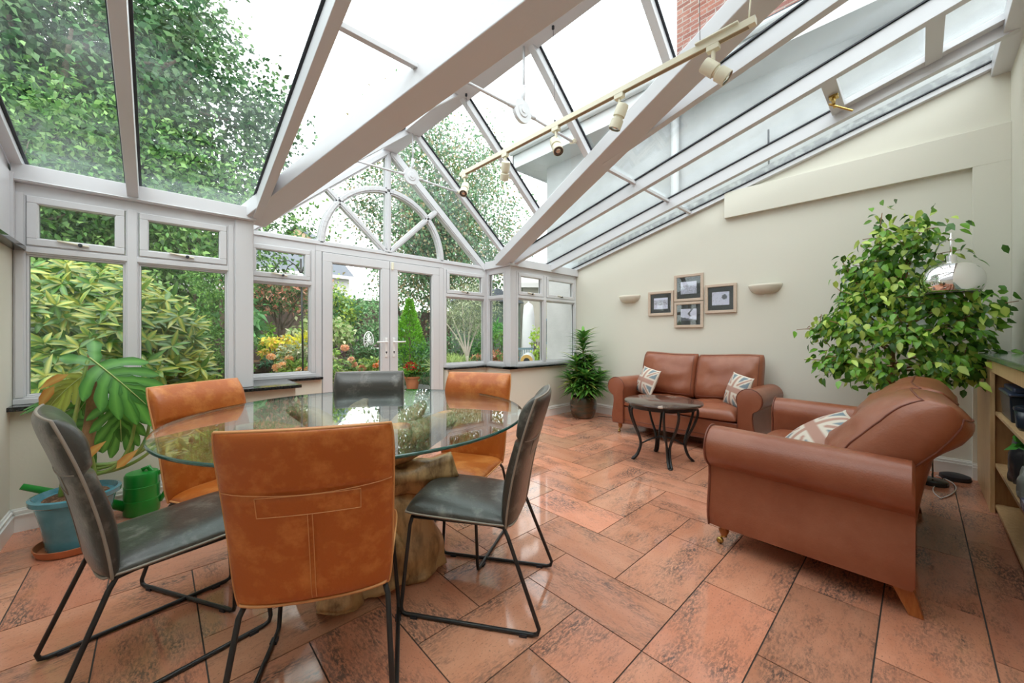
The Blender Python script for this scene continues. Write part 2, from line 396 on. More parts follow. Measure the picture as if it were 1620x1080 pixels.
ca = me.color_attributes.new('col', 'FLOAT_COLOR', 'POINT'); ca.data.foreach_set('color', np.array([(*c, 1) for c in cs], 'f').ravel())
fo = bpy.data.objects.new('floor_tiles', me); COL.objects.link(fo); fo.parent = floor
MB().box(XL-.05, XR+.03, YB-.05, YW+.02, -.06, -.0035).box(.85, 3.55, YW+.02, YG+.1, -.06, -.0035).build('floor_grout', GROUT, floor)

# walls
wr = struct('wall_right')
MB().prism([(XR,-.75,-.05),(XR,3.86,-.05),(XR,3.86,zm(3.86)-.03),(XR,-.75,zm(-.75)-.03)], (.22,0,0)).build('wall_face', WALL, wr)
MB().box(XR-.05, XR+.01, YB, 1.594, 2.60, 2.905).box(XR-.05, XR+.01, YB, -.305, 0, 2.60).build('boxed_beam', WALL, wr, bevel=.003)
wb = struct('wall_back'); B(XL-.2, XR+.2, YB-.2, YB, -.05, 3.46).build('wall_face', WALL, wb)
wl = struct('wall_left'); B(XL-.2, XL, YB-.1, YW+.1, -.05, 1.73).build('wall_face', WALL, wl)
B(XL-.1, XL+.055, YB, YW-.001, 1.73, 1.758).build('ledge', GRANITE, wl, bevel=.003)
mb = B(XL-.1, XL, YB, YW+.06, 1.758, 2.20)
for y in (YW-.01, 2.6, 1.3, 0): mb.box(XL, XL+.012, y-.05, y, 1.758, 2.20)
mb.build('upper_panel', UPVC, wl)
MB().prism([(XL-.1,YB,2.15),(XL-.1,3.9,2.15),(XL-.1,3.9,2.25),(XL-.1,YB,zm(YB)-.02)], (.09,0,0)).build('gable_panel', UPVC, wl)
wf = struct('wall_front')
MB().box(XL-.05, .90, 3.77, 3.99, -.05, ZS-.026).box(.47, .90, 3.99, 4.45, -.05, ZS-.026).box(.90, 1.27, 4.28, 4.45, -.05, ZS-.026)\
    .box(2.83, 3.49, 4.28, 4.45, -.05, ZS-.026).box(3.49, 3.70, 3.77, 4.45, -.05, ZS-.026).box(3.70, XR, 3.77, 3.99, -.05, ZS-.026).build('dwarf_wall', WALL, wf)
sl = MB(); z0, z1 = ZS-.026, ZS
sl.box(XL, .935, 3.70, 3.86, z0, z1).box(.60, .935, 3.86, 4.36, z0, z1).box(.93, 1.27, 4.23, 4.36, z0, z1)
sl.box(2.82, 3.46, 4.23, 4.36, z0, z1).box(3.44, 3.58, 3.72, 4.36, z0, z1).box(3.44, XR-.002, 3.72, 3.86, z0, z1)
sl.build('window_board', GRANITE, wf, bevel=.002)

def skirt(name, segs):
    m = MB()
    for (x0, y0, x1, y1, nx, ny) in segs:     # wall line and inward normal
        for th, zb, zt in ((.018, 0, .095), (.024, .095, .105), (.013, .105, .118), (.018, .118, .128), (.008, .128, .140)):
            m.box(min(x0, x1, x0+nx*th, x1+nx*th), max(x0, x1, x0+nx*th, x1+nx*th), min(y0, y1, y0+ny*th, y1+ny*th), max(y0, y1, y0+ny*th, y1+ny*th), zb, zt)
    o = m.build(name, SKIRT); o['kind'] = 'structure'; return o
skirt('baseboard_right', [(XR, -.305, XR, 3.77, -1, 0), (XR-.05, YB, XR-.05, -.305, -1, 0)])
skirt('baseboard_left', [(XL, YB, XL, 3.77, 1, 0)])
skirt('baseboard_front', [(XL, 3.77, .90, 3.77, 0, -1), (.90, 3.77, .90, 4.28, 1, 0), (.90, 4.28, 1.27, 4.28, 0, -1), (2.83, 4.28, 3.49, 4.28, 0, -1), (3.49, 3.77, 3.49, 4.28, -1, 0), (3.49, 3.77, XR, 3.77, 0, -1)])

# windows: maps (s along wall, n outward, z) to the world
def MY(y): return lambda s, n, z: (s, y+n, z)
def MX(x): return lambda s, n, z: (x+n, s, z)
def MXn(x): return lambda s, n, z: (x-n, s, z)
def wbox(mb, mp, s0, s1, n0, n1, z0, z1, mi=0):
    a = mp(s0, n0, z0); b = mp(s1, n1, z1); return mb.box(a[0], b[0], a[1], b[1], a[2], b[2], mi)
def ring(mb, mp, s0, s1, z0, z1, w, n0, n1, wb=None, mi=0):
    wb = wb or w
    wbox(mb, mp, s0, s1, n0, n1, z1-w, z1, mi); wbox(mb, mp, s0, s1, n0, n1, z0, z0+wb, mi)
    wbox(mb, mp, s0, s0+w, n0, n1, z0+wb, z1-w, mi); wbox(mb, mp, s1-w, s1, n0, n1, z0+wb, z1-w, mi)
NW = [0]
def handle(parent, mp, s, z):
    mb = MB(); wbox(mb, mp, s-.03, s+.035, -.010, .0, z-.010, z+.012); h = mb.build('handle', CREAM, parent, bevel=.003)
    mb = MB(); mb.beam(mp(s+.04, -.02, z+.002), mp(s-.10, -.022, z+.020), .012, .010); mb.build('lever', CREAM, h, bevel=.003)
    mb = MB(); a = V(mp(s, -.012, z)); b = V(mp(s, -.03, z)); mb.tube([a, b], .011, 12); mb.build('lock_button', GASKET, h)
def window(mp, bays, zt=ZH, hs=True, first=0, last=0, casem=True):
    """bays: list of (s0, s1) openings measured between frame centre lines"""
    NW[0] += 1; o = struct('window_%d' % NW[0])
    fr = MB(); S0, S1 = bays[0][0], bays[-1][1]; F = .035; TZ = 1.735; BZ = ZS
    wbox(fr, mp, S0, S1, 0, .07, zt-.075, zt); wbox(fr, mp, S0, S1, 0, .07, BZ, BZ+.048)
    eds = [S0] + [b[0] for b in bays[1:]] + [S1]
    for k, e in enumerate(eds):
        a, b = (e, e+.05) if k == 0 else ((e-.05, e) if k == len(eds)-1 else (e-.034, e+.034))
        wbox(fr, mp, a, b, 0, .07, BZ+.048, zt-.075)
        wbox(fr, mp, a+.008, b-.008, -.008, 0, BZ+.04, zt-.06)
    for k, (a, b) in enumerate(bays):
        l = a+.05 if k == 0 else a+.034; r = b-.05 if k == len(bays)-1 else b-.034
        wbox(fr, mp, l, r, 0, .07, TZ-.022, TZ+.036); wbox(fr, mp, l-.01, r+.01, -.010, 0, TZ-.012, TZ+.024)
        ring(fr, mp, l, r, BZ+.048, TZ-.022, .012, .012, .05)
    wbox(fr, mp, S0, S1, -.012, 0, BZ, BZ+.034)
    fr.build('window_frame', UPVC, o, bevel=.003)
    for k, (a, b) in enumerate(bays):
        l = a+.05 if k == 0 else a+.034; r = b-.05 if k == len(bays)-1 else b-.034
        g = MB(); wbox(g, mp, l+.006, r-.006, .026, .034, BZ+.054, TZ-.028); g.build('pane', GLASS, o)
        g = MB(); ring(g, mp, l+.010, r-.010, BZ+.058, TZ-.032, .0035, .022, .030); g.build('gasket', GASKET, o)
        if casem:
            cs = MB(); ring(cs, mp, l+.003, r-.003, TZ+.034, zt-.073, .044, -.012, .05)
            ring(cs, mp, l+.040, r-.040, TZ+.071, zt-.110, .012, -.004, .05)
            c = cs.build('casement', UPVC, o, bevel=.004)
            g = MB(); wbox(g, mp, l+.045, r-.045, .026, .034, TZ+.076, zt-.115); g.build('pane', GLASS, c)
            g = MB(); ring(g, mp, l+.050, r-.050, TZ+.081, zt-.120, .0035, .022, .030); g.build('gasket', GASKET, c)
            if hs: handle(c, mp, (l+r)/2+.01, TZ+.062)
        else:
            g = MB(); wbox(g, mp, l+.006, r-.006, .026, .034, TZ+.036, zt-.075); g.build('pane', GLASS, o)
            g = MB(); ring(g, mp, l+.004, r-.004, TZ+.038, zt-.077, .0035, .022, .030); g.build('gasket', GASKET, o)
    return o
window(MY(YW), [(XL+.002, -.125), (-.125, .470)])
window(MY(YW), [(3.655, 4.255), (4.255, XR-.002)])
window(MX(3.55), [(3.93, YG)], casem=False)
window(MXn(.60), [(3.93, YG)], casem=False)
window(MY(YG), [(.60, 1.225)])
window(MY(YG), [(2.80, 3.55)])

# double door
dr = struct('door_1'); mp = MY(YG)
fr = MB(); ring(fr, mp, 1.225, 2.80, 0, ZH, .062, -.004, .07, wb=.03); fr.build('door_frame', UPVC, dr, bevel=.004)
for k, (a, b) in enumerate(((1.292, 2.042), (2.048, 2.733))):
    m = MB(); ring(m, mp, a, b, .035, 2.085, .095, -.014, .05, wb=.14); ring(m, mp, a+.09, b-.09, .165, 1.995, .016, -.004, .05)
    lf = m.build('door_leaf', UPVC, dr, bevel=.004)
    g = MB(); wbox(g, mp, a+.10, b-.10, .024, .034, .175, 1.985); g.build('pane', GLASS, lf)
    g = MB(); ring(g, mp, a+.105, b-.105, .180, 1.980, .004, .020, .030); g.build('gasket', GASKET, lf)
    s = b-.045 if k == 0 else a+.045; sg = -1 if k == 0 else 1
    h = MB(); wbox(h, mp, s-.016, s+.016, -.024, -.012, .94, 1.17); hd = h.build('door_handle', WPLASTIC, lf, bevel=.005)
    h = MB(); h.tube([mp(s, -.02, 1.12), mp(s, -.055, 1.12), mp(s+sg*.01, -.062, 1.12), mp(s+sg*.13, -.062, 1.122)], .009, 10); h.build('lever', WPLASTIC, hd, smooth=True)
    h = MB(); h.tube([mp(s, -.0235, 1.0), mp(s, -.0275, 1.0)], .010, 12); wbox(h, mp, s-.003, s+.003, -.0275, -.0240, .978, 1.0); h.build('keyhole', GASKET, hd)
o = MB(); wbox(o, mp, 2.06, 2.085, -.035, -.014, 1.985, 2.075); tag(o.build('door_sensor', CREAM, bevel=.004), 'small cream plastic alarm contact at the top of the french doors', 'sensor')
o = MB(); wbox(o, mp, 1.23, 2.80, -.05, .10, -.02, .012); o.build('door_sill', mat('aluminium_sill', (.5,.5,.5), .4, metal=.6), dr)

# fanlight over the door
fl = struct('window_%d' % (NW[0]+1)); m = MB(); ZT = ZH
wbox(m, mp, BX0, 3.55, -.002, .07, ZT, ZT+.055); wbox(m, mp, BX0, 3.55, -.014, 0, ZT+.008, ZT+.046)
AR = .745; AC = (RX-.02, ZT+.03)
def arc(m, r0, r1, n0, n1, N=40):
    for i in range(N):
        t0, t1 = PI*i/N, PI*(i+1)/N
        P = [mp(AC[0]+r*math.cos(t), n0, AC[1]+r*math.sin(t)) for r, t in ((r0,t0),(r1,t0),(r1,t1),(r0,t1))]
        m.prism(P, (0, n1-n0, 0))
arc(m, AR-.036, AR+.036, -.002, .06); arc(m, AR-.018, AR+.018, -.014, -.002)
def gb(a, b, w_): m.beam(mp(a[0], -.002, a[1]), mp(b[0], -.002, b[1]), w_, .0, up=(0,1,0))
def gbar(a, b, w_, n0=-.002, n1=.06):
    a = V(mp(a[0], n0, a[1])); b = V(mp(b[0], n0, b[1])); d = (b-a).normalized(); x = d.cross(V((0,1,0)))*w_/2
    m.prism([a-x, a+x, b+x, b-x], (0, n1-n0, 0))
gbar((RX-.02, ZT+.03), (RX-.02, RZ-.1), .075); gbar((RX-.02, ZT+.03), (RX-.02, RZ-.1), .035, -.014, -.002)
for sg in (-1, 1):
    x1 = 2.72 if sg > 0 else 1.32
    gbar((RX-.02+sg*.02, ZT+.04), (x1, zg(x1)-.08), .062); gbar((RX-.02+sg*.02, ZT+.04), (x1, zg(x1)-.08), .03, -.014, -.002)
    for off, w_, n0, n1 in ((.085, .10, -.006, .07), (.10, .05, -.018, -.006)):
        gbar((RX+sg*.02, zg(RX)-off), (RX+sg*1.47, zg(RX+sg*1.47)-off), w_, n0, n1)
m.build('window_frame', UPVC, fl, bevel=.002)
g = MB(); g.prism([mp(BX0+.03, .024, ZT+.05), mp(3.50, .024, ZT+.05), mp(3.50, .024, zg(3.50)-.06), mp(RX, .024, zg(RX)-.06), mp(BX0+.03, .024, zg(BX0+.03)-.06)], (0, .008, 0)); g.build('pane', GLASS, fl)

# corner posts and eaves beams
m = MB().box(.470, .600, YW-.004, YW+.10, ZS, ZH).box(3.55, 3.655, YW-.004, YW+.10, ZS, ZH).box(3.49, 3.56, YG-.013, YG-.001, ZS+.002, ZH-.002)
m.box(.474, .596, YW-.012, YW-.004, ZS, ZH)
o = m.build('trim_1', UPVC, bevel=.004); o['kind'] = 'structure'
m = MB().box(XL, .615, YW-.045, YW+.10, ZH, 2.262).box(3.50, XR, YW-.045, YW+.10, ZH, 2.262).box(3.50, 3.63, YW+.10, YG-.018, ZH+.001, 2.262).box(.50, .62, YW+.10, YG-.018, ZH+.001, 2.262)
m.box(XL, .615, YW-.051, YW-.045, ZH+.006, ZH+.012)
o = m.build('trim_2', UPVC, bevel=.004); o['kind'] = 'structure'

# glazed roof
ce = struct('ceiling')
MB().box(RX-.09, RX+.09, -.72, 4.42, 3.40, 3.47).build('ridge_beam', UPVC, ce, bevel=.004)
for sg in (-1, 1):
    p0 = (RX+sg*1.45, 3.96, 2.262); p1 = (RX, -.69, 3.48)
    m = MB().beam(p0, p1, .21, .12, drop=-.01); m.build('valley_beam', UPVC, ce, bevel=.006)
def rbar(p, q, w_, h_, nm='glazing_bar'):
    m = MB().beam(p, q, w_, h_); b = m.build(nm, UPVC, ce, bevel=.003)
    MB().beam(p, q, w_+.028, .010, drop=-.012).build('gasket', GASKET, b)
for x in (-.12, .62, 1.37, 2.12, 2.87, 3.62, 4.38):
    yb = 3.90 if (x < BX0+.05 or x > BX1) else yv(x)
    if yb < -.3: continue
    rbar((x, yb, zm(yb)), (x, -.66, zm(-.66)), .06, .12)
rbar((XR-.02, 3.9, zm(3.9)), (XR-.02, -.66, zm(-.66)), .05, .045, 'wall_bar')
rbar((XL+.02, 3.9, zm(3.9)), (XL+.02, -.66, zm(-.66)), .05, .045, 'wall_bar')
for a, b in ((-.65,-.12), (.62,1.22), (2.87,3.62), (3.62,4.38), (4.38,XR)):
    if a < -.2: continue
    MB().beam((a, 2.0, zm(2.0)), (b, 2.0, zm(2.0)), .035, .03).build('cross_bar', UPVC, ce, bevel=.002)
for y in (3.81, 2.91, 2.02, 1.16, .3):
    for sg in (-1, 1):
        d = xo(y)
        if d > .12: rbar((RX+sg*.06, y, zg(RX+.06)), (RX+sg*d, y, zg(RX+d)), .055, .06)
for sg in (-1, 1): rbar((RX+sg*.06, 4.40, zg(RX+.06)), (RX+sg*1.40, 4.40, zg(RX+1.40)), .06, .05)
m = MB().box(XL, XR, YB-.03, YB+.10, zm(YB)-.13, zm(YB)+.01); m.build('wall_plate', UPVC, ce, bevel=.004)
def pane(poly):
    g = MB().prism([(x, y, z+.012) for x, y, z in poly], (0,0,.008)); g.build('roof_pane', ROOFGLASS, ce)
xs = [XL, -.12, .62, 1.37, 2.05, 2.87, 3.62, 4.38, XR]
for a, b in zip(xs, xs[1:]):
    ss = sorted({a, b} | {x for x in (BX0, BX1) if a < x < b})
    low = [(x, 3.96 if (x <= BX0 or x >= BX1) else yv(x)) for x in ss]
    low = [(x, max(y, -.69)) for x, y in low]
    pane([(x, y, zm(y)) for x, y in low] + [(b, -.69, zm(-.69)), (a, -.69, zm(-.69))] if low[-1][1] > -.68 and low[0][1] > -.68 else
         ([(x, y, zm(y)) for x, y in low] + [(b, -.69, zm(-.69))] if low[0][1] <= -.68 else [(x, y, zm(y)) for x, y in low] + [(a, -.69, zm(-.69))]))
ys = [-.69, .3, 1.16, 2.02, 2.91, 3.81, 4.42]
for a, b in zip(ys, ys[1:]):
    for sg in (-1, 1):
        yy = sorted({a, b} | ({3.96} if a < 3.96 < b else set()))
        edge = [(RX+sg*xo(y), y, zg(RX+xo(y))) for y in yy]
        P = edge + [(RX, b, RZ)] + ([(RX, a, RZ)] if xo(a) > .01 else [])
        pane(P)
# opening vent with a brass stay
vt = MB(); n0 = .0
def slopebox(m, x0, x1, y0, y1, d0, d1):
    P = [(x0, y0, zm(y0)-d0), (x1, y0, zm(y0)-d0), (x1, y1, zm(y1)-d0), (x0, y1, zm(y1)-d0)]; m.prism(P, (0,0,-(d1-d0)))
for a in ((3.665, 3.735, -.50, .50), (4.265, 4.335, -.50, .50)): slopebox(vt, *a, 0, .05)
for a in ((3.665, 4.335, .43, .52), (3.665, 4.335, -.12, -.03), (3.665,4.335,-.52,-.44)): slopebox(vt, *a, 0, .055)
v = vt.build('roof_vent', UPVC, ce, bevel=.003)
m = MB(); m.box(3.97, 4.03, .44, .50, zm(.47)-.075, zm(.47)-.055); m.tube([(4.0,.47,zm(.47)-.07), (4.0,.47,zm(.47)-.115)], .012, 10)
m.tube([(3.99,.50,zm(.47)-.115), (4.06,.36,zm(.47)-.20)], .008, 8); m.beam((3.93,.47,zm(.47)-.11), (4.06,.47,zm(.47)-.12), .02, .012)
m.build('brass_stay', BRASS, v, bevel=.002)

# lead flashing where the roof meets the house
o = MB().prism([(5.22,3.95,zm(3.95)-.02),(5.22,3.95,zm(3.95)+.20),(5.22,-.75,zm(-.75)+.20),(5.22,-.75,zm(-.75)-.02)], (.04,0,0)).prism([(XR,3.97,zm(3.97)+.024),(5.24,3.97,zm(3.97)+.024),(5.24,-.75,zm(-.75)+.024),(XR,-.75,zm(-.75)+.024)], (0,0,.01)).build('trim_3', LEAD); o['kind'] = 'structure'
# ------------------------------------------------------------------ dining chairs (floor centre at the origin, front towards +y)
def dining_chair(leather, piping, label, x, y, rz, first=None):
    if first is not None:
        c = copy_tree(first); c.location = (x, y, 0); c.rotation_euler = (0,0,rz); c['label'] = label; return c
    c = thing('dining_chair', label, 'chair', (x, y, 0), rz, 'dining chairs round the glass table')
    # seat: slightly wider at the front, dished towards the back
    def sfn(q, a, b, off, side):
        z = .428 + .012*b + (.012 if b > .8 else 0)*0
        if side == 0: z += .046*(max(0, (1-abs(a)**4)*(1-abs(b)**6)))**.45 + .012*b*(1-a*a)
        else: z -= .022*(max(0, (1-abs(a)**6)*(1-abs(b)**6)))**.5
        return V((q.x, q.y, z))
    m = MB(); loop = m.pad((0,.055,0), (1,0,0), (0,1,0), (0,0,1), .46, .48, .05, .02, 22, 22, fn=sfn, c=.05, wf=lambda b: .955+.045*b)
    m.build('seat', leather, c, smooth=True)
    p = MB(); p.tube(loop, .0045, 6, closed=True); p.build('piping', piping, c, smooth=True)
    # back
    def ctr(b):                       # b -1..1 bottom to top
        t = (b+1)/2; z = .405 + .545*t; y = -.178 - .055*t - .075*t*t; return y, z
    def bfn(q, a, b, off, side):
        y, z = ctr(b*.985); y2, z2 = ctr(b*.985+.02); ty, tz = y2-y, z2-z; l = math.hypot(ty, tz); ny, nz = tz/l, -ty/l
        zz = (b+1)/2
        if side == 0:
            th = .038 + .022*math.exp(-((zz-.84)/.14)**2) + .012*math.exp(-((zz-.35)/.25)**2)
            th *= 1 - .55*math.exp(-((zz-.665)/.014)**2)
            if zz < .66: th *= 1 - .12*math.exp(-((abs(a)-.52)/.03)**2)
        else:
            th = .024*(1 - .5*math.exp(-((zz-.66)/.010)**2))
            if zz < .52: th *= 1 - .25*math.exp(-(a/.02)**2)
        pr = max(0, (1-abs(a)**7)*(1-abs(b)**(8 if b > 0 else 12)))**.42
        o = th*pr*(1 if side == 0 else -1)
        curve = .022*a*a
        return V((q.x, y + curve + ny*o, z + nz*o))
    m = MB(); loop = m.pad((0,0,0), (1,0,0), (0,0,1), (0,1,0), .46, .54, .05, .02, 24, 56, fn=bfn, c=.045, wf=lambda b: .975+.025*b)
    bk = m.build('backrest', leather, c, smooth=True)
    p = MB(); p.tube(loop, .0045, 6, closed=True); p.build('piping', piping, bk, smooth=True)
    def bp(a, zz, side=1, k=.0016):
        b = 2*zz-1; y, z = ctr(b*.985); w_ = .46*(.975+.025*b)/2; th = -.024*max(0,(1-abs(a)**7)*(1-abs(b)**8))**.42 - k
        return V((a*w_, y+.022*a*a+th, z))
    s = MB()
    def stitch(pts): s.tube(pts, .0013, 5)
    N = 14
    stitch([bp(-.98+1.96*i/N, .655-.03*math.sin(PI*i/N)+.02) for i in range(N+1)])
    stitch([bp(-.60+1.2*i/N, .643) for i in range(N+1)]); stitch([bp(-.60+1.2*i/N, .53) for i in range(N+1)])
    for a in (-.60, .60): stitch([bp(a, .53+.113*i/4) for i in range(5)])
    for a in (-.028, .028): stitch([bp(a, .02+.51*i/8) for i in range(9)])
    s.build('stitching', piping, bk)
    # legs: a closed steel loop either side
    for sx in (-1, 1):
        X1, X0 = .232*sx, .195*sx; P = [V((X0,.262,.415)), V((X0+.01*sx,.270,.38)), V((X1,.298,.035)), V((X1,.292,.016)), V((X1,.275,.010)), V((X1,-.272,.010)), V((X1,-.292,.016)), V((X1,-.298,.035)),
             V((X0+.012*sx,-.165,.375)), V((X0,-.145,.405)), V((X0,-.10,.412))]
        m = MB(); m.tube(P, .0085, 8); m.tube([(X0,.262,.412),(X0,-.12,.412)], .0085, 8)
        l = m.build('leg', BLACKM, c, smooth=True)
        B(X1-.012, X1+.012, .22, .25, 0, .012).build('glide', GASKET, l); B(X1-.012, X1+.012, -.25, -.22, 0, .012).build('glide', GASKET, l)
    return c
def face(dx, dy): return math.atan2(-dx, dy)
TA = dining_chair(TAN, TANP, 'tan leather dining chair seen from behind, its back stitched with a T-shaped seam', .435, 1.405, face(.46,.887))
GA = dining_chair(GREY, GREYP, 'charcoal grey leather dining chair side-on in front of the open tiled floor', 1.128, 1.405, face(-.57,.82))
dining_chair(GREY, GREYP, 'charcoal grey leather dining chair standing in front of the big-leaved pot plant', .015, 2.02, face(.985,.17), GA)
dining_chair(TAN, TANP, 'tan leather dining chair under the two-pane window, beside the green watering can', .30, 2.39, face(.50,-.866), TA)
dining_chair(GREY, GREYP, 'charcoal grey leather dining chair tucked in before the french doors', .94, 2.36, face(-.514,-.858), GA)
dining_chair(TAN, TANP, 'tan leather dining chair before the narrow window beside the french doors', 1.335, 1.875, face(-.87,-.49), TA)

# ------------------------------------------------------------------ glass table on a driftwood root
TT = .825
tb = thing('dining_table', 'large round clear glass dining table on a driftwood root base', 'table', (.752, 1.872, 0))
RT = .785
m = MB(); m.lathe([(RT-.004, TT-.012), (RT-.004, TT)], n=96); m.build('glass_top', TABLEGLASS, tb)
m = MB(); m.lathe([(RT-.0045, TT-.0125), (RT, TT-.010), (RT+.001, TT-.006), (RT, TT-.002), (RT-.0045, TT+.0005)], n=96, cap=False); m.build('glass_edge', GLASSEDGE, tb, smooth=True)
R = np.random.RandomState(8)
def root_limb(m, pts, rad, seed, n=20, sub=6):
    Rr = np.random.RandomState(seed); P = [V(p) for p in pts]; out = []; rr = []
    for i in range(len(P)-1):
        a = P[max(i-1,0)]; b = P[i]; c = P[i+1]; d = P[min(i+2, len(P)-1)]
        for k in range(sub):
            t = k/sub
            out.append(.5*((2*b)+(c-a)*t+(2*a-5*b+4*c-d)*t*t+(3*b-a-3*c+d)*t**3)); rr.append(rad[i]*(1-t)+rad[i+1]*t)
    out.append(P[-1]); rr.append(rad[-1]); N = len(out)
    k = len(m.v); m.tube(out, rr, n)
    ph = Rr.rand(4)*6
    for i in range(N):
        for q in range(n):
            j = k+i*n+q; p = V(m.v[j]); c = out[i]; t = 2*PI*q/n
            f = 1 + .13*math.sin(3*t+ph[0]+i*.22) + .09*math.sin(5*t+ph[1]-i*.35) + .05*math.sin(9*t+ph[2]+i*.1) + .05*math.sin(i*.9+ph[3])
            m.v[j] = tuple(c+(p-c)*f)
m = MB()
root_limb(m, [(.02,-.02,.0),(.0,0,.14),(-.02,.02,.34),(-.02,.02,.55),(-.05,.06,.72)], [.20,.19,.15,.15,.19], 1, 28)
root_limb(m, [(-.08,-.05,.34),(-.14,-.10,.14),(-.17,-.13,.03),(-.18,-.14,0)], [.10,.085,.09,.085], 2)
root_limb(m, [(.05,.03,.40),(.17,-.05,.28),(.22,-.10,.12),(.235,-.12,0)], [.11,.12,.13,.12], 3)
root_limb(m, [(.02,.08,.30),(.05,.20,.12),(.07,.24,0)], [.10,.09,.085], 4)
root_limb(m, [(-.06,.05,.30),(-.17,.12,.12),(-.20,.15,0)], [.10,.08,.075], 41)
root_limb(m, [(.0,-.02,.48),(.17,-.10,.49),(.28,-.165,.50),(.385,-.215,.53)], [.12,.085,.072,.062], 5)
root_limb(m, [(.03,.0,.55),(.22,.08,.66),(.36,.14,.74),(.44,.20,.79)], [.12,.075,.05,.02], 6)
root_limb(m, [(0,0,.60),(.10,.22,.70),(.12,.38,.75),(.20,.48,.79)], [.12,.08,.055,.02], 7)
root_limb(m, [(-.05,0,.60),(-.10,.25,.70),(-.14,.40,.76),(-.22,.50,.79)], [.12,.07,.05,.02], 9)
root_limb(m, [(-.05,0,.60),(-.28,.10,.70),(-.42,.16,.76),(-.5,.14,.79)], [.12,.07,.05,.02], 10)
root_limb(m, [(0,-.02,.60),(-.06,-.22,.70),(-.04,-.36,.77),(.03,-.42,.795)], [.12,.08,.06,.03], 11)
root_limb(m, [(.02,-.02,.60),(.18,-.18,.70),(.28,-.26,.77),(.34,-.27,.79)], [.12,.08,.055,.03], 12)
root_limb(m, [(-.05,-.02,.58),(-.22,-.14,.70),(-.32,-.2,.78)], [.11,.07,.03], 13)
m.build('root_base', DRIFT, tb, smooth=True)

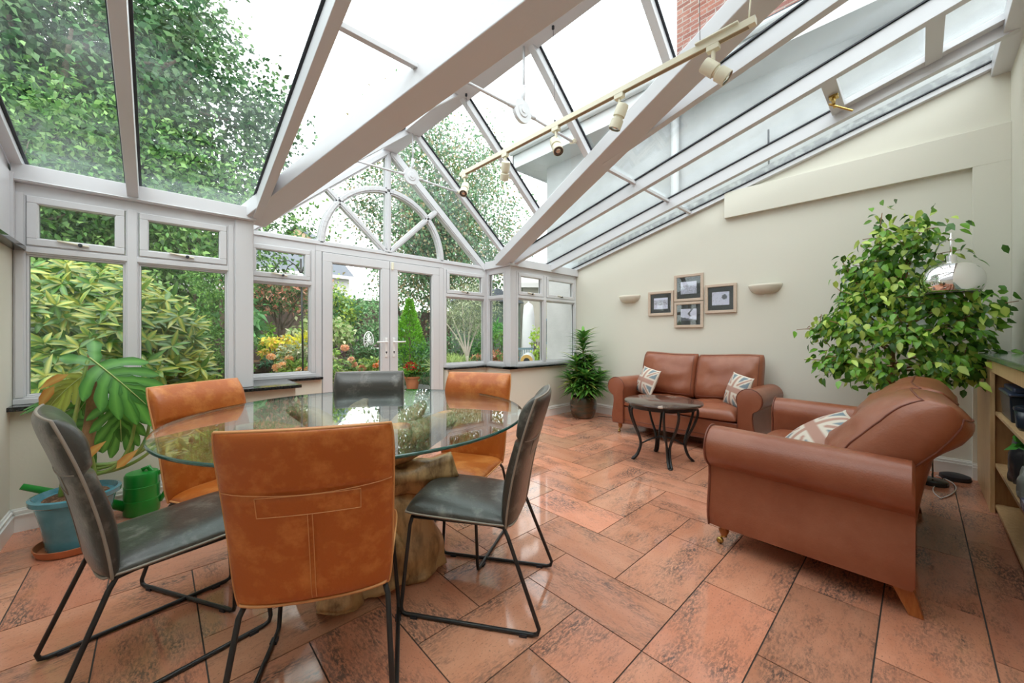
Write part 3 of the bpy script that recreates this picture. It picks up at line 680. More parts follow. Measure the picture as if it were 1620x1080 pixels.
# ------------------------------------------------------------------ rolled-arm leather sofas
def sofa(label, x, y, rz, first=None):
    if first is not None:
        c = copy_tree(first); c.location = (x, y, 0); c.rotation_euler = (0,0,rz); c['label'] = label; return c
    c = thing('sofa', label, 'sofa', (x, y, 0), rz, 'matching brown leather sofas')
    W2 = .64
    m = MB().box(-W2-.01, W2+.01, -.40, .385, .125, .33); m.build('seat_base', BROWN, c, bevel=.012)
    m = MB(); m.tube([(-W2, .387, .17), (W2, .387, .17)], .005, 6); m.tube([(-W2, .387, .128), (W2, .387, .128)], .005, 6); m.build('piping', BROWNP, c)
    # arms: scrolled section pushed from back to front
    for sx in (-1, 1):
        P = [(.625,.125), (.625,.52)]
        cx, cz, r = .725, .570, .112
        for k in range(17):
            t = math.radians(185 - k*(250)/16); P.append((cx+r*math.cos(t), cz+r*math.sin(t)))
        P += [(.757,.455), (.752,.40), (.760,.32), (.775,.24), (.780,.18), (.770,.125)]
        n = len(P); ys = [-.41, -.40, -.2, 0, .2, .36, .405, .412]; sc = [.94, 1, 1, 1, 1, 1, .985, .93]
        m = MB(); vs = []; gx, gz = .70, .40
        for yy, s_ in zip(ys, sc):
            drop = -.018*max(0, (.4-yy)/.8)
            vs += [(sx*(gx+(px-gx)*s_), yy, gz+(pz-gz)*s_ + (drop if pz > .45 else 0)) for px, pz in P]
        fs = []
        for i in range(len(ys)-1):
            for k in range(n):
                f = (i*n+k, i*n+(k+1)%n, (i+1)*n+(k+1)%n, (i+1)*n+k); fs.append(f if sx > 0 else f[::-1])
        fs += [tuple(range(n)) if sx < 0 else tuple(range(n))[::-1], tuple((len(ys)-1)*n+k for k in range(n)) if sx > 0 else tuple((len(ys)-1)*n+k for k in range(n))[::-1]]
        m.add(vs, fs); a = m.build('arm', BROWN, c, smooth='auto')
        p = MB(); p.tube([(sx*px, .402, pz) for px, pz in P], .0055, 6, closed=True); p.build('piping', BROWNP, a, smooth=True)
    # back frame
    m = MB()
    def bk(q, a, b, off, side):
        t = (b+1)/2; return V((q.x, -.335-.08*t*t+off, .125+.58*t))
    m.pad((0,0,0), (-1,0,0), (0,0,1), (0,1,0), 1.32, .60, .055, .07, 14, 20, p=12, c=.02, fn=bk); m.build('back_frame', BROWN, c, smooth=True)
    R = np.random.RandomState(21)
    for k, sx in enumerate((-1, 1)):
        ph = R.rand(4)*6
        def cr_(a, b, ph=ph): return .016*noise.noise(V((a*1.6+ph[0], b*1.6+ph[1], ph[2]))) + .008*noise.noise(V((a*4+ph[1], b*3+ph[2], ph[0]))) + .004*noise.noise(V((a*9, b*7, ph[0])))
        def sfn(q, a, b, off, side):
            return V((q.x, q.y+.012*b*0, .355+off*(1 if side == 0 else 1) + (.014*math.sin(PI*(b+1)/2)+cr_(a, b) if side == 0 else 0)*max(0,1-abs(a)**4)))
        m = MB(); l = m.pad((sx*.313,.085,0), (1,0,0), (0,1,0), (0,0,1), .615, .66, .105, .025, 26, 26, p=7, c=.03, fn=sfn, e=.4)
        s = m.build('seat_cushion', BROWN, c, smooth=True)
        def bfn(q, a, b, off, side):
            t = (b+1)/2; w_ = cr_(a, b)*1.4*max(0, 1-abs(b)**4)*max(0, 1-abs(a)**4)
            return V((q.x, -.155-.15*t+off*1.0+w_, .455+.52*t+.01*math.sin(2*a+ph[3])+off*.25))
        m = MB(); l = m.pad((sx*.345,0,0), (-1,0,0), (0,0,1), (0,1,0), .70, .52, .125, .11, 30, 28, p=4, c=.05, fn=bfn, e=.42)
        s = m.build('back_cushion', BROWN, c, smooth=True)
        # welts a little in from the edge, front and back
        p = MB(); E_ = .90; sq = [(-E_+2*E_*q/16, -E_) for q in range(16)] + [(E_, -E_+2*E_*q/16) for q in range(16)] + [(E_-2*E_*q/16, E_) for q in range(16)] + [(-E_, E_-2*E_*q/16) for q in range(16)]
        for sd, tk_ in ((0, .127), (1, -.112)):
            pts = []
            for a, b in sq:
                X = a*(1-.05*abs(b)**6); Y = b*(1-.05*abs(a)**6); off = tk_*((1-abs(a)**4)*(1-abs(b)**4))**.42
                pts.append(bfn(V((sx*.345, 0, 0))+V((-1,0,0))*(X*.70/2)+V((0,0,Y*.26)), a, b, off, sd))
            p.tube(pts, .0036, 6, closed=True)
        p.build('piping', BROWNP, s, smooth=True)
    for sx in (-1, 1):
        m = MB(); X_, Y_ = sx*.70, .345
        m.lathe([(.030,.126),(.034,.118),(.030,.108),(.020,.098),(.027,.088),(.026,.075),(.016,.055),(.014,.048)], (X_,Y_,0), 16)
        f = m.build('leg', ORANGEWOOD, c, smooth=True)
        m = MB(); m.lathe([(.017,.060),(.017,.048),(.010,.044)], (X_,Y_,0), 12); m.tube([(X_,Y_,.046),(X_+.003,Y_+.012,.040),(X_,Y_+.020,.018)], .006, 8)
        m.lathe([(.017,-.009),(.018,-.004),(.018,.004),(.017,.009)], (X_,Y_+.020,.018), 16, ax=(1,0,0)); m.build('castor', BRASS, f, smooth=True)
        m = MB(); x0 = sx*.70
        m.add([(x0-.032,-.40,.13),(x0+.032,-.40,.13),(x0+.032,-.33,.13),(x0-.032,-.33,.13),(x0-.022,-.435,0),(x0+.022,-.435,0),(x0+.022,-.39,0),(x0-.022,-.39,0)],
              [(0,1,2,3),(7,6,5,4),(0,4,5,1),(1,5,6,2),(2,6,7,3),(3,7,4,0)]); m.build('leg', ORANGEWOOD, c, bevel=.003)
    return c
def slump(root, ang, sc):
    for ch in root.children:
        if ch.name.startswith('back_cushion'):
            pv = V((.325 if ch.data.vertices[0].co.x > 0 else -.325, -.14, .50)); Rm = Matrix.Rotation(ang, 3, 'X') @ Matrix.Diagonal((1.0, sc, 1.04))
            ch.matrix_local = Matrix.Translation(pv - Rm @ pv) @ Rm.to_4x4()
S1 = sofa('brown leather two-seat sofa against the beige wall under four framed photographs', 4.565, 1.84, face(-1, 0))
S2 = sofa('brown leather sofa side-on to us, with its back to the oak shelving', 3.08, .42, face(0, 1), S1)
slump(S2, math.radians(19), 1.32)

def jack(a, b):
    cr1, bl, rd = (.62,.56,.48), (.19,.24,.27), (.42,.25,.20)
    x, y = a, b; ax_, ay_ = abs(x), abs(y)
    if ax_ > .93 or ay_ > .93: return cr1
    if ax_ < .13 or ay_ < .17: return rd
    if ax_ < .26 or ay_ < .30: return cr1
    d = abs(ax_-ay_)
    return rd if d < .07 else (cr1 if d < .2 else bl)
def cushion(label, loc, rz, tilt, roll, w_=.40, h=.40, th=.075):
    m = MB(); m.pad((0,0,0), (1,0,0), (0,0,1), (0,-1,0), w_, h, th, th, 48, 48, p=2.2, c=-.06, cf=jack, e=.62)
    o = m.build('scatter_cushion', CLOTH, smooth=True); tag(o, label, 'cushion', 'flag patterned cushions')
    o.location = loc; o.rotation_euler = (tilt, roll, rz); return o
cushion('faded flag cushion leaning at the plant end of the sofa under the photographs', (4.50, 2.33, .625), PI/2-.55+PI, -.38, .10, .36, .33)
cushion('faded flag cushion leaning at the armchair end of the sofa under the photographs', (4.46, 1.30, .615), -PI/2+PI-.75+PI, -.30, .10, .34, .34)
cushion('faded flag cushion lying on the seat of the sofa by the shelving', (2.86, .40, .60), PI+.3, -.95, .1, .44, .38)

# ------------------------------------------------------------------ coffee table
ct = thing('coffee_table', 'small oval marble-topped coffee table on black wrought iron legs', 'table', (3.56, 1.685, 0))
m = MB(); m.lathe([(.335,.548),(.352,.553),(.356,.562),(.352,.572),(.340,.576)], n=48); m.build('marble_top', MARBLE, ct, smooth='auto')
m = MB(); m.lathe([(.295,.512),(.303,.512),(.303,.547),(.295,.547)], n=40, cap=False)
for k in range(24):
    t = 2*PI*k/24; m.tube([(.299*math.cos(t), .299*math.sin(t), .515), (.299*math.cos(t+.13), .299*math.sin(t+.13), .546)], .004, 5)
m.build('apron_ring', BLACKM, ct)
for k in range(4):
    t = math.radians(39+90*k); u = V((math.cos(t), math.sin(t), 0)); s_ = V((-math.sin(t), math.cos(t), 0)); m = MB()
    for off in (-.058, .058):
        P = [u*.285+s_*off+V((0,0,.53)), u*.30+s_*off*1.1+V((0,0,.47)), u*.27+s_*off*.9+V((0,0,.36)), u*.215+s_*off*.35+V((0,0,.22)), u*.205+s_*off*.2+V((0,0,.14)), u*.235+s_*off*.2+V((0,0,.05)), u*.275+s_*off*.2+V((0,0,.008))]
        Q = []
        for i in range(len(P)-1):
            a, b, c, d = P[max(i-1,0)], P[i], P[i+1], P[min(i+2,len(P)-1)]
            for q in range(5):
                w_ = q/5; Q.append(.5*((2*b)+(c-a)*w_+(2*a-5*b+4*c-d)*w_*w_+(3*b-a-3*c+d)*w_**3))
        Q.append(P[-1]); m.tube(Q, .0125, 6)
    m.lathe([(.018,0),(.018,.008),(.010,.014)], tuple(u*.275), 10)
    m.build('leg', BLACKM, ct, smooth=True)
for k in range(2):
    t = math.radians(39+90*k); u = V((math.cos(t), math.sin(t), 0)); m = MB()
    m.tube([u*(-.205+.41*i/12)+V((0,0,.15+.075*math.sin(PI*i/12))) for i in range(13)], .008, 6); m.build('stretcher', BLACKM, ct, smooth=True)

# ------------------------------------------------------------------ pictures, wall lights, plates
R = np.random.RandomState(5)
def picture(y0, y1, z0, z1, label, kind):
    o = thing('framed_photograph', label, 'picture', (XR, (y0+y1)/2, (z0+z1)/2), 0, 'four framed photographs above the sofa')
    w_, h = abs(y1-y0)/2, (z1-z0)/2; mpx = lambda s, n, z: (n, s, z)
    m = MB(); ring(m, mpx, -w_, w_, -h, h, .030, -.028, -.002); ring(m, mpx, -w_+.024, w_-.024, -h+.024, h-.024, .010, -.022, -.004); m.build('frame', FRAMEW, o, bevel=.002)
    m = MB(); m.box(-.012, -.004, -w_+.03, w_-.03, -h+.03, h-.03); m.build('mount', DMAT, o)
    N, M = 26, 18; m = MB(); vs = []; cs = []; pw, ph = w_*.55, h*.46
    for j in range(M+1):
        for i in range(N+1):
            u, v_ = i/N, j/M; vs.append((-.0135, pw*(1-2*u), -ph+2*ph*v_))
            g = .75
            if kind == 0: g = .85 if v_ > .8 else (.25+.5*R.rand() if v_ > .35 else .6+.3*R.rand())
            if kind == 1: g = .8 if v_ > .75-.3*abs(u-.4) else (.35+.4*R.rand())
            if kind == 2: g = .12 if (abs(u-.62-.1*math.sin(8*v_)) < .07 and v_ > .35) or (v_ < .3-.25*u) else .72+.12*R.rand()
            if kind == 3: g = .12 if (u-.72)**2+(v_-.6)**2*.6 < .022 else .78-.25*(R.rand() < .12)
            cs.append((g*.9, g*.88, min(1, g*1.12)))
    fs = [(j*(N+1)+i, j*(N+1)+i+1, (j+1)*(N+1)+i+1, (j+1)*(N+1)+i) for j in range(M) for i in range(N)]
    m.add(vs, fs, 0, cs); m.build('print', PAPER, o)
    m = MB(); m.box(-.019, -.017, -w_+.032, w_-.032, -h+.032, h-.032); m.build('glass', GLASS, o)
picture(2.572, 2.218, 1.468, 1.795, 'framed photograph on the window side of the group, a crowd scene on dark mount', 0)
picture(2.208, 1.845, 1.640, 1.985, 'framed photograph at the top of the group, a street with trees on dark mount', 1)
picture(2.208, 1.845, 1.300, 1.630, 'framed photograph at the bottom of the group, a leaping figure on dark mount', 2)
picture(1.822, 1.470, 1.472, 1.822, 'framed photograph on the lamp side of the group, a dark car on pale ground', 3)
hp = thing('framed_picture', 'large silver-framed picture half hidden behind the leafy tree', 'picture', (XR, .17, 1.57))
m = MB(); mpx = lambda s, n, z: (n, s, z); ring(m, mpx, -.37, .37, -.31, .31, .035, -.035, -.002); m.build('frame', mat('silver_frame', (.72,.71,.69), .35, metal=.3), hp, bevel=.003)
m = MB(); m.box(-.012,-.004,-.34,.34,-.28,.28); m.build('mount', mat('white_mount', (.78,.78,.78), .7), hp)
m = MB(); m.box(-.0145,-.0135,-.20,.20,-.15,.15); m.build('print', mat('blue_print', (.55,.60,.72), .4, var=(.10,.12,.22), vscale=9, vpos=(.45,.55)), hp)
m = MB(); m.box(-.021,-.019,-.337,.337,-.277,.277); m.build('glass', GLASS, hp)
def sconce(y, z, label):
    m = MB(); vs = []; NU, NV = 20, 8
    for j in range(NV+1):
        for i in range(NU+1):
            t = PI*i/NU; s_ = j/NV; r = math.cos(s_*PI/2*.97)**.75
            vs.append((-.105*math.sin(t)*r, .155*math.cos(t)*r, -.105*math.sin(s_*PI/2)))
    fs = [(j*(NU+1)+i, j*(NU+1)+i+1, (j+1)*(NU+1)+i+1, (j+1)*(NU+1)+i) for j in range(NV) for i in range(NU)]
    m.add(vs, fs); o = m.build('wall_light', CERAMIC, smooth=True); sd = o.modifiers.new('s', 'SOLIDIFY'); sd.thickness = .008
    o.location = (XR, y, z); tag(o, label, 'wall light', 'cream half-bowl wall lights')
sconce(2.865, 1.775, 'cream ceramic half-bowl wall light above the bronze-potted plant')
sconce(1.185, 1.775, 'cream ceramic half-bowl wall light between the photographs and the leafy tree')
so = thing('socket_plate', 'white blank socket plate on the pier above the counter', 'socket', (XR-.05, -.393, 1.373))
m = MB(); m.box(-.009,0,-.045,.045,-.045,.045); m.build('plate', WPLASTIC, so, bevel=.004)
for s_ in (-1, 1): MB().tube([(-.0085,.032*s_,0),(-.0105,.032*s_,0)], .004, 8).build('screw', GASKET, so)

# ------------------------------------------------------------------ shelving under the green counter
YC = -.33
cb = thing('shelf_unit', 'oak open shelf unit built in along the back wall beside the sofa', 'cabinet', (0,0,0))
B(4.18, XR-.052, YC-.02, YC, 0, 1.04).build('front_panel', OAK, cb, bevel=.002)
B(4.16, 4.18, YB+.02, YC-.0, 0, 1.04).build('side_panel', OAKD, cb); B(2.80, 2.82, YB+.02, YC-.02, 0, 1.04).build('side_panel', OAKD, cb)
B(2.82, 4.16, YB+.005, YB+.02, 0, 1.04).build('back_panel', OAKD, cb)
MB().box(2.82, 4.16, YC-.02, YC, .955, 1.04).build('top_rail', OAK, cb, bevel=.002)
B(2.79, 2.86, YC-.02, YC, 0, 1.04).build('stile', OAK, cb, bevel=.002); B(4.13, 4.18, YC-.021, YC+.001, 0, 1.04).build('stile', OAK, cb, bevel=.002)
for z in (.685, .335, .06): B(2.82, 4.16, YB+.02, YC-.022, z-.022, z).build('shelf', OAK, cb, bevel=.002)
c2 = thing('base_cupboard', 'oak cupboard continuing the shelf unit at the edge of view', 'cabinet', (0,0,0))
B(1.9, 2.785, YB+.02, YC-.02, 0, 1.04).build('body', OAKD, c2)
for a, b in ((1.90, 2.33), (2.34, 2.78)):
    m = MB(); ring(m, MY(YC-.02), a, b, .10, .93, .06, 0, .022); dd = m.build('door', OAK, c2, bevel=.003)
m = B(1.9, 2.785, YC-.02, YC, .94, 1.04); m.build('top_rail', OAK, c2, bevel=.002)
tag(B(1.7, XR-.052, YB+.001, YC+.03, 1.042, 1.074).build('worktop', WTOP, bevel=.006), 'green speckled granite counter top over the oak shelves', 'worktop')
o = thing('storage_box', 'dark blue plastic storage box with a lid on the upper shelf', 'box', (3.84, -.425, .685))
m = MB(); m.add([(-.17,-.055,0),(.17,-.055,0),(.17,.055,0),(-.17,.055,0),(-.20,-.065,.16),(.20,-.065,.16),(.20,.065,.16),(-.20,.065,.16)], [(3,2,1,0),(4,5,6,7),(0,1,5,4),(1,2,6,5),(2,3,7,6),(3,0,4,7)]); m.build('box_body', DPLASTIC, o, bevel=.008)
m = MB(); m.box(-.21,.21,-.07,.07,.155,.175).box(-.18,.18,-.05,.05,.175,.205); m.build('lid', mat('blue_plastic', (.035,.05,.09), .3), o, bevel=.01)
o = thing('food_container', 'black round-cornered container in front of the storage box', 'container', (3.42, -.42, .685))
m = MB(); m.lathe([(.050,0),(.060,.02),(.066,.11)], n=24); m.build('bowl', DPLASTIC, o, smooth=True)
m = MB(); m.lathe([(.068,.108),(.071,.118),(.068,.128),(.05,.135)], n=24); m.build('lid', DPLASTIC, o, smooth='auto')
tag(MB().add([(-.10,-.05,0),(.10,-.05,0),(.10,.05,0),(-.10,.05,0),(-.13,-.062,.075),(.13,-.062,.075),(.13,.062,.075),(-.13,.062,.075),(-.12,-.054,.075),(.12,-.054,.075),(.12,.054,.075),(-.12,.054,.075),(-.095,-.043,.01),(.095,-.043,.01),(.095,.043,.01),(-.095,.043,.01)],
    [(3,2,1,0),(0,1,5,4),(1,2,6,5),(2,3,7,6),(3,0,4,7),(4,5,9,8),(5,6,10,9),(6,7,11,10),(7,4,8,11),(8,9,13,12),(9,10,14,13),(10,11,15,14),(11,8,12,15),(12,13,14,15)]).build('tray', WPLASTIC, bevel=.003), 'white plastic tray on the upper shelf of the oak unit', 'tray')
bpy.data.objects['tray'].location = (3.10, -.43, .687)
def bag(label, loc, w_, h, matl, seed):
    Rr = np.random.RandomState(seed); m = MB(); NU, NV = 28, 16; vs = []; ph = Rr.rand(6)*6
    for j in range(NV+1):
        z = h*j/NV; f = (1-.55*max(0, j/NV-.6)**1.0*1.6)*(.92 if j == 0 else 1)
        for i in range(NU):
            t = 2*PI*i/NU; r = w_*f*(1+.10*math.sin(4*t+ph[0]+z*14)+.07*math.sin(7*t+ph[1]-z*25)+.05*math.sin(11*t+ph[2]+z*40))
            vs.append((r*math.cos(t), r*.75*math.sin(t), z))
    fs = [(j*NU+i, j*NU+(i+1)%NU, (j+1)*NU+(i+1)%NU, (j+1)*NU+i) for j in range(NV) for i in range(NU)] + [tuple(range(NU))[::-1], tuple(NV*NU+i for i in range(NU))]
    m.add(vs, fs); o = m.build('carrier_bag', matl, smooth=True); o.location = loc; tag(o, label, 'bag', 'bags on the lower shelf'); return o
bag('dark grey plastic bag with green sprigs behind it on the middle shelf', (3.70,-.425,.336), .085, .26, mat('dark_bag', (.05,.05,.055), .3, var=(.3,.3,.32), vscale=9, vpos=(.52,.7)), 3)
bag('clear crumpled plastic bag at the front of the middle shelf', (3.35,-.42,.336), .08, .17, mat('clear_bag', (.32,.34,.30), .2, var=(.6,.62,.6), vscale=14, vpos=(.5,.65)), 4)
R = np.random.RandomState(4); n = 26
sg_ = thing('potted_sprig', 'bright green sprig poking out beside the dark bag on the middle shelf', 'plant'); MB().tube([(3.50,-.40,.34),(3.50,-.40,.50),(3.49,-.40,.61)], .004, 6).build('stem', STEM, sg_); o = leaf_mesh('foliage', np.c_[R.normal(3.50,.035,n), R.normal(-.40,.015,n), R.normal(.60,.025,n)], R.normal(size=(n,3))+[0,0,.4], R.normal(size=(n,3))*.3+[0,.6,.6], .06, .035, (.08,.35,.04), parent=sg_)
m = MB()
for k in range(7): m.box(2.92+.01*R.rand(), 3.20+.01*R.rand(), YB+.03, YC-.02+.0*R.rand(), .337+k*.006, .342+k*.006)
MZ = m.build('magazine', mat('magazine_paper', (.55,.55,.62), .35, var=(.08,.08,.16), vscale=22, vpos=(.45,.55))); tag(MZ, 'thin pile of dark printed magazine pages on the middle shelf', 'magazine')
# flat round cable reel with its lead, on the floor behind the sofa
m = MB(); m.lathe([(.085,0),(.092,.012),(.088,.035),(.06,.045)], (4.86,-.205,0), 28)
o = m.build('cable_reel', GASKET, smooth='auto'); tag(o, 'flat round black cable reel on the tiles by the end panel', 'cable reel')
m = MB(); m.tube(bez((4.85,-.10,.006),(4.7,-.28,.006),(4.35,-.17,.006),(4.2,-.11,.006), 18) + bez((4.2,-.11,.006),(4.4,-.02,.006),(4.6,-.12,.006),(4.9,-.16,.006), 12), .0035, 6)
tag(m.build('lamp_cable', WPLASTIC, smooth=True), 'pale electric cable looping over the tiles by the end panel', 'cable')

# ------------------------------------------------------------------ arc lamp
al = thing('arc_lamp', 'chrome dome arc lamp reaching over the corner by the leafy tree', 'lamp', (4.14, -.156, 0))
m = MB(); prof = []
for k in range(19):
    t = k/18; a = math.radians(-36+t*120); prof.append((.158*math.cos(a)**.75 if math.cos(a) > 0 else .01, 1.585+.135*math.sin(a)))
prof[-1] = (.02, prof[-1][1])
m.lathe(prof, n=48, cap=False); m.lathe([(.026,1.712),(.026,1.765),(.02,1.77)], n=16)
sh = m.build('lamp_shade', CHROME, al, smooth='auto'); sd = sh.modifiers.new('s', 'SOLIDIFY'); sd.thickness = .003; sd.offset = 1
m = MB(); m.lathe([(.131,1.500),(.134,1.507)], n=48, cap=False); m.build('rim', mat('grey_rim', (.25,.25,.25), .4), al)
m = MB(); m.lathe([(.02,1.60),(.035,1.575),(.04,1.55),(.02,1.53)], n=16); m.build('bulb', mat('bulb_glass', (.85,.82,.75), .2), al, smooth=True)
dv = V((math.sin(TH)*.46+math.cos(TH)*.533, math.cos(TH)*.46-math.sin(TH)*.533, 0)); dv = V((.46,.083,0)).normalized()
m = MB(); m.tube([(0,0,1.755),(0,0,1.93)], .006, 8)
m.tube([(0,0,1.885), tuple(dv*.05+V((0,0,1.90))), tuple(dv*.25+V((0,0,1.905))), tuple(dv*.38+V((0,0,1.86))), tuple(dv*.44+V((0,0,1.75))), tuple(dv*.455+V((0,0,1.5))), tuple(dv*.455+V((0,0,.05)))], .006, 8)
m.lathe([(.012,-.012),(.012,.012)], (0,0,1.885), 12, ax=(.7,-.7,0)); m.build('arc_arm', CHROME, al, smooth=True)
m = MB(); m.lathe([(.09,0),(.09,.030),(.08,.038),(.02,.042)], tuple(dv*.455), 32); m.build('lamp_base', mat('lamp_base_black', (.03,.03,.03), .2), al, smooth='auto')

# ------------------------------------------------------------------ tie rods and spotlight track
TX, TZ_ = 2.085, 2.695
def tie(y, label, z=2.90):
    o = thing('tie_rod', label, 'tie rod', (2.03, y, z), 0, 'white roof tie rods')
    hw = .66
    for s_ in (-1, 1):
        m = MB(); m.tube([(s_*(hw-.04),0,-.015),(s_*.09,0,-.002)], .011, 8).tube([(s_*.14,0,0),(s_*.08,0,0)], .016, 10); m.build('rod', UPVC, o, smooth=True)
    m = MB(); m.lathe([(.088,-.014),(.090,-.010),(.090,.010),(.088,.014)], n=32, ax=(0,1,0)); m.lathe([(.045,-.020),(.050,-.014),(.050,.014),(.045,.020)], n=24, ax=(0,1,0)); m.lathe([(.020,-.026),(.020,.026)], n=16, ax=(0,1,0)); m.build('boss', UPVC, o, smooth='auto')
    m = MB(); m.tube([(.01,0,.08),(.02,0,.20)], .016, 10); m.tube([(.02,0,.20),(.02,0,.505)], .009, 8); m.build('hanger', UPVC, o, smooth=True)
    for s_ in (-1, 1):
        m = MB(); m.beam((s_*(hw-.06),0,-.005), (s_*(hw+.02),0,.03), .05, .03); m.build('bracket', CREAM, o, bevel=.004)
tie(2.06, 'white tie rod with round boss above the spotlights, over the table end')
tie(3.78, 'white tie rod with round boss close to the arched fanlight', 2.93)
tk = thing('lighting_track', 'cream spotlight track hung under the ridge on thin wires', 'light track', (TX, 0, TZ_))
m = MB(); m.box(-.017,.017,.53,2.93,-.012,.022); m.box(-.011,.011,.56,2.9,-.013,-.012, mi=1); m.build('track', [CREAM, mat('track_slot', (.35,.27,.16), .6)], tk, bevel=.002)
for y in (.785, 1.78, 2.82):
    m = MB(); m.tube([(0,y,.02),(-.02,y,.705)], .0016, 5); m.lathe([(.006,.02),(.006,.045)], (0,y,0), 8); m.lathe([(.010,.685),(.010,.708)], (-.02,y,0), 8); m.build('suspension_wire', GASKET, tk)
m = MB(); m.box(-.03,.03,.60,.80,.02,.03); m.tube(bez((.0,.56,.02),(.03,.55,.25),(-.04,.53,.35),(-.01,.52,.70), 14), .004, 6); m.build('feed_cable', CREAM, tk, smooth=True)
def spot(y, d, label, z=0):
    o = thing('spotlight', label, 'spotlight', (TX, y, TZ_-.012), 0, 'cream spotlights on the track')
    d = V(d).normalized(); m = MB(); m.box(-.017,.017,-.03,.03,-.028,0); m.tube([(0,0,-.028),(0,0,-.085)], .010, 10); m.build('stem', CREAM, o, bevel=.003)
    c = V((0,0,-.125)); m = MB(); m.lathe([(.012,-.062),(.034,-.058),(.036,-.05),(.036,.012),(.030,.014)], c, 22, ax=d)
    m.lathe([(.028,.014),(.028,.030)], c, 22, ax=d); m.lathe([(.030,.028),(.037,.032),(.037,.085),(.034,.087)], c, 22, ax=d, cap=False); m.build('lamp_body', CREAM, o, smooth='auto')
    m = MB(); m.lathe([(.034,.078),(.032,.082)], c, 22, ax=d); m.build('lens', mat('dark_lens', (.06,.055,.045), .15, coat=1), o)
    m = MB(); m.lathe([(.020,.080),(.012,.085)], c, 16, ax=d); m.build('bulb', mat('spot_reflector', (.7,.68,.6), .15, metal=1), o)
spot(.72, (.35,-.75,-.75), 'cream spotlight aimed back at us at the cabled end of the track')
spot(1.26, (-.10,.40,-1), 'cream spotlight pointing down, second from the cabled end of the track')
spot(1.77, (-.35,-.60,-.95), 'cream spotlight with its dark lens showing, middle of the five on the track')
spot(2.31, (.35,.55,-.8), 'cream spotlight turned away, second from the arched window end of the track')
spot(2.87, (-.55,-.45,-.9), 'cream spotlight at the arched window end of the track')
# ------------------------------------------------------------------ indoor plants
R = np.random.RandomState(11)
# leafy fig tree in the corner by the counter
ft = thing('weeping_fig', 'tall leafy weeping fig tree in the corner behind the side-on sofa', 'tree', (4.48, .16, 0))
m = MB()
tr = [bez((0,0,.26),(.03,.02,.55),(-.03,-.03,.85),(.0,.0,1.25),14), bez((.03,.03,.26),(-.05,.06,.6),(.05,.02,.8),(.01,.0,1.1),14)]
m.tube(tr[0], [.026-.012*i/14 for i in range(15)], 8); m.tube(tr[1], [.020-.008*i/14 for i in range(15)], 8)
tips = []
brs = [((0,0,.85),(-.15,.30,1.0),(-.2,.55,.98)), ((0,0,.95),(-.1,-.25,1.1),(-.05,-.50,1.12)), ((0,0,1.05),(-.25,.15,1.25),(-.38,.35,1.32)), ((0,0,1.2),(.05,-.15,1.5),(-.02,-.28,1.62)),
       ((0,0,1.2),(.0,.2,1.45),(-.05,.34,1.62)), ((0,0,1.25),(-.02,.02,1.6),(.0,.02,1.95)), ((0,0,1.25),(.02,-.1,1.7),(.02,-.14,2.0)), ((0,0,.9),(-.2,-.2,1.0),(-.35,-.35,1.0)), ((0,0,.8),(-.25,.05,.9),(-.5,.10,.95)),
       ((0,0,.75),(-.05,.25,.9),(-.08,.42,1.15)), ((0,0,.9),(-.1,-.3,.95),(-.1,-.55,.98)), ((0,0,1.1),(-.1,.4,1.3),(-.12,.62,1.25)), ((0,0,1.1),(-.2,-.35,1.3),(-.12,-.55,1.42)), ((0,0,1.3),(-.2,0,1.6),(-.25,.1,1.7)), ((0,0,1.4),(0,.1,1.9),(-.06,.05,2.22)), ((0,0,1.4),(0,-.1,1.9),(-.02,-.20,2.12)), ((0,0,1.3),(-.1,.2,1.6),(-.1,.30,1.85)), ((0,0,1.2),(-.2,.1,1.4),(-.35,.15,1.55)), ((0,0,1.1),(-.25,-.1,1.2),(-.42,-.15,1.25)), ((0,0,1.2),(-.2,-.25,1.4),(-.25,-.42,1.5))]
for b in brs:
    P = bez(*b, n=9); m.tube(P, [.011-.008*i/9 for i in range(10)], 6)
    tips += [(P[k], P[k]-P[k-1]) for k in (5,6,7,8,9)]
    for q in range(4):
        a = P[4+q]; d = V(R.normal(size=3))*.14; d.z = abs(d.z)*.6; e = a+d; m.tube([a, a+d*.5+V((0,0,.02)), e], .003, 5); tips += [(a+d*.5, d), (e, d)]
m.build('trunk', BARK, ft, smooth=True)
pos, dr_, nor, c1, c2 = [], [], [], [], []
for a, d in tips:
    k = 13
    for q in range(k):
        p = np.array(a) + R.normal(size=3)*[.065,.065,.058]; p[2] -= .02
        if p[0] > .50: p[0] = .50 - R.rand()*.05
        if p[1] < -.60 or p[0] < -.52: continue
        p[1] *= .80 if p[1] > 0 else 1
        dd = np.array(d.normalized())*.5 + R.normal(size=3)*.5; dd[2] = -.55 + R.normal()*.25
        pos.append(p); dr_.append(dd); nn = R.normal(size=3)*.5+[-.5,0,.7]; nor.append(nn)
        g = R.rand(); base = np.array([.05,.15,.02]) if g < .34 else (np.array([.14,.33,.03]) if g < .72 else np.array([.46,.60,.12]))
        base = base*(.8+.4*R.rand()); c1.append(base); c2.append(base*1.1+[.01,.02,0])
n = len(pos); leaf_mesh('foliage', pos, dr_, nor, .066*(.8+.5*R.rand(n)), .044*(.8+.4*R.rand(n)), np.array(c1), np.array(c2), LEAFG, ft, fold=.3, curl=.28, hi=True)
m = MB(); m.lathe([(.13,0),(.15,.03),(.18,.27),(.19,.29),(.175,.29),(.16,.25)], n=28, cap=True); m.build('pot', TERRA, ft, smooth='auto')
m = MB(); m.lathe([(.17,.262),(.001,.268)], n=20, cap=False); m.build('soil', SOIL, ft)

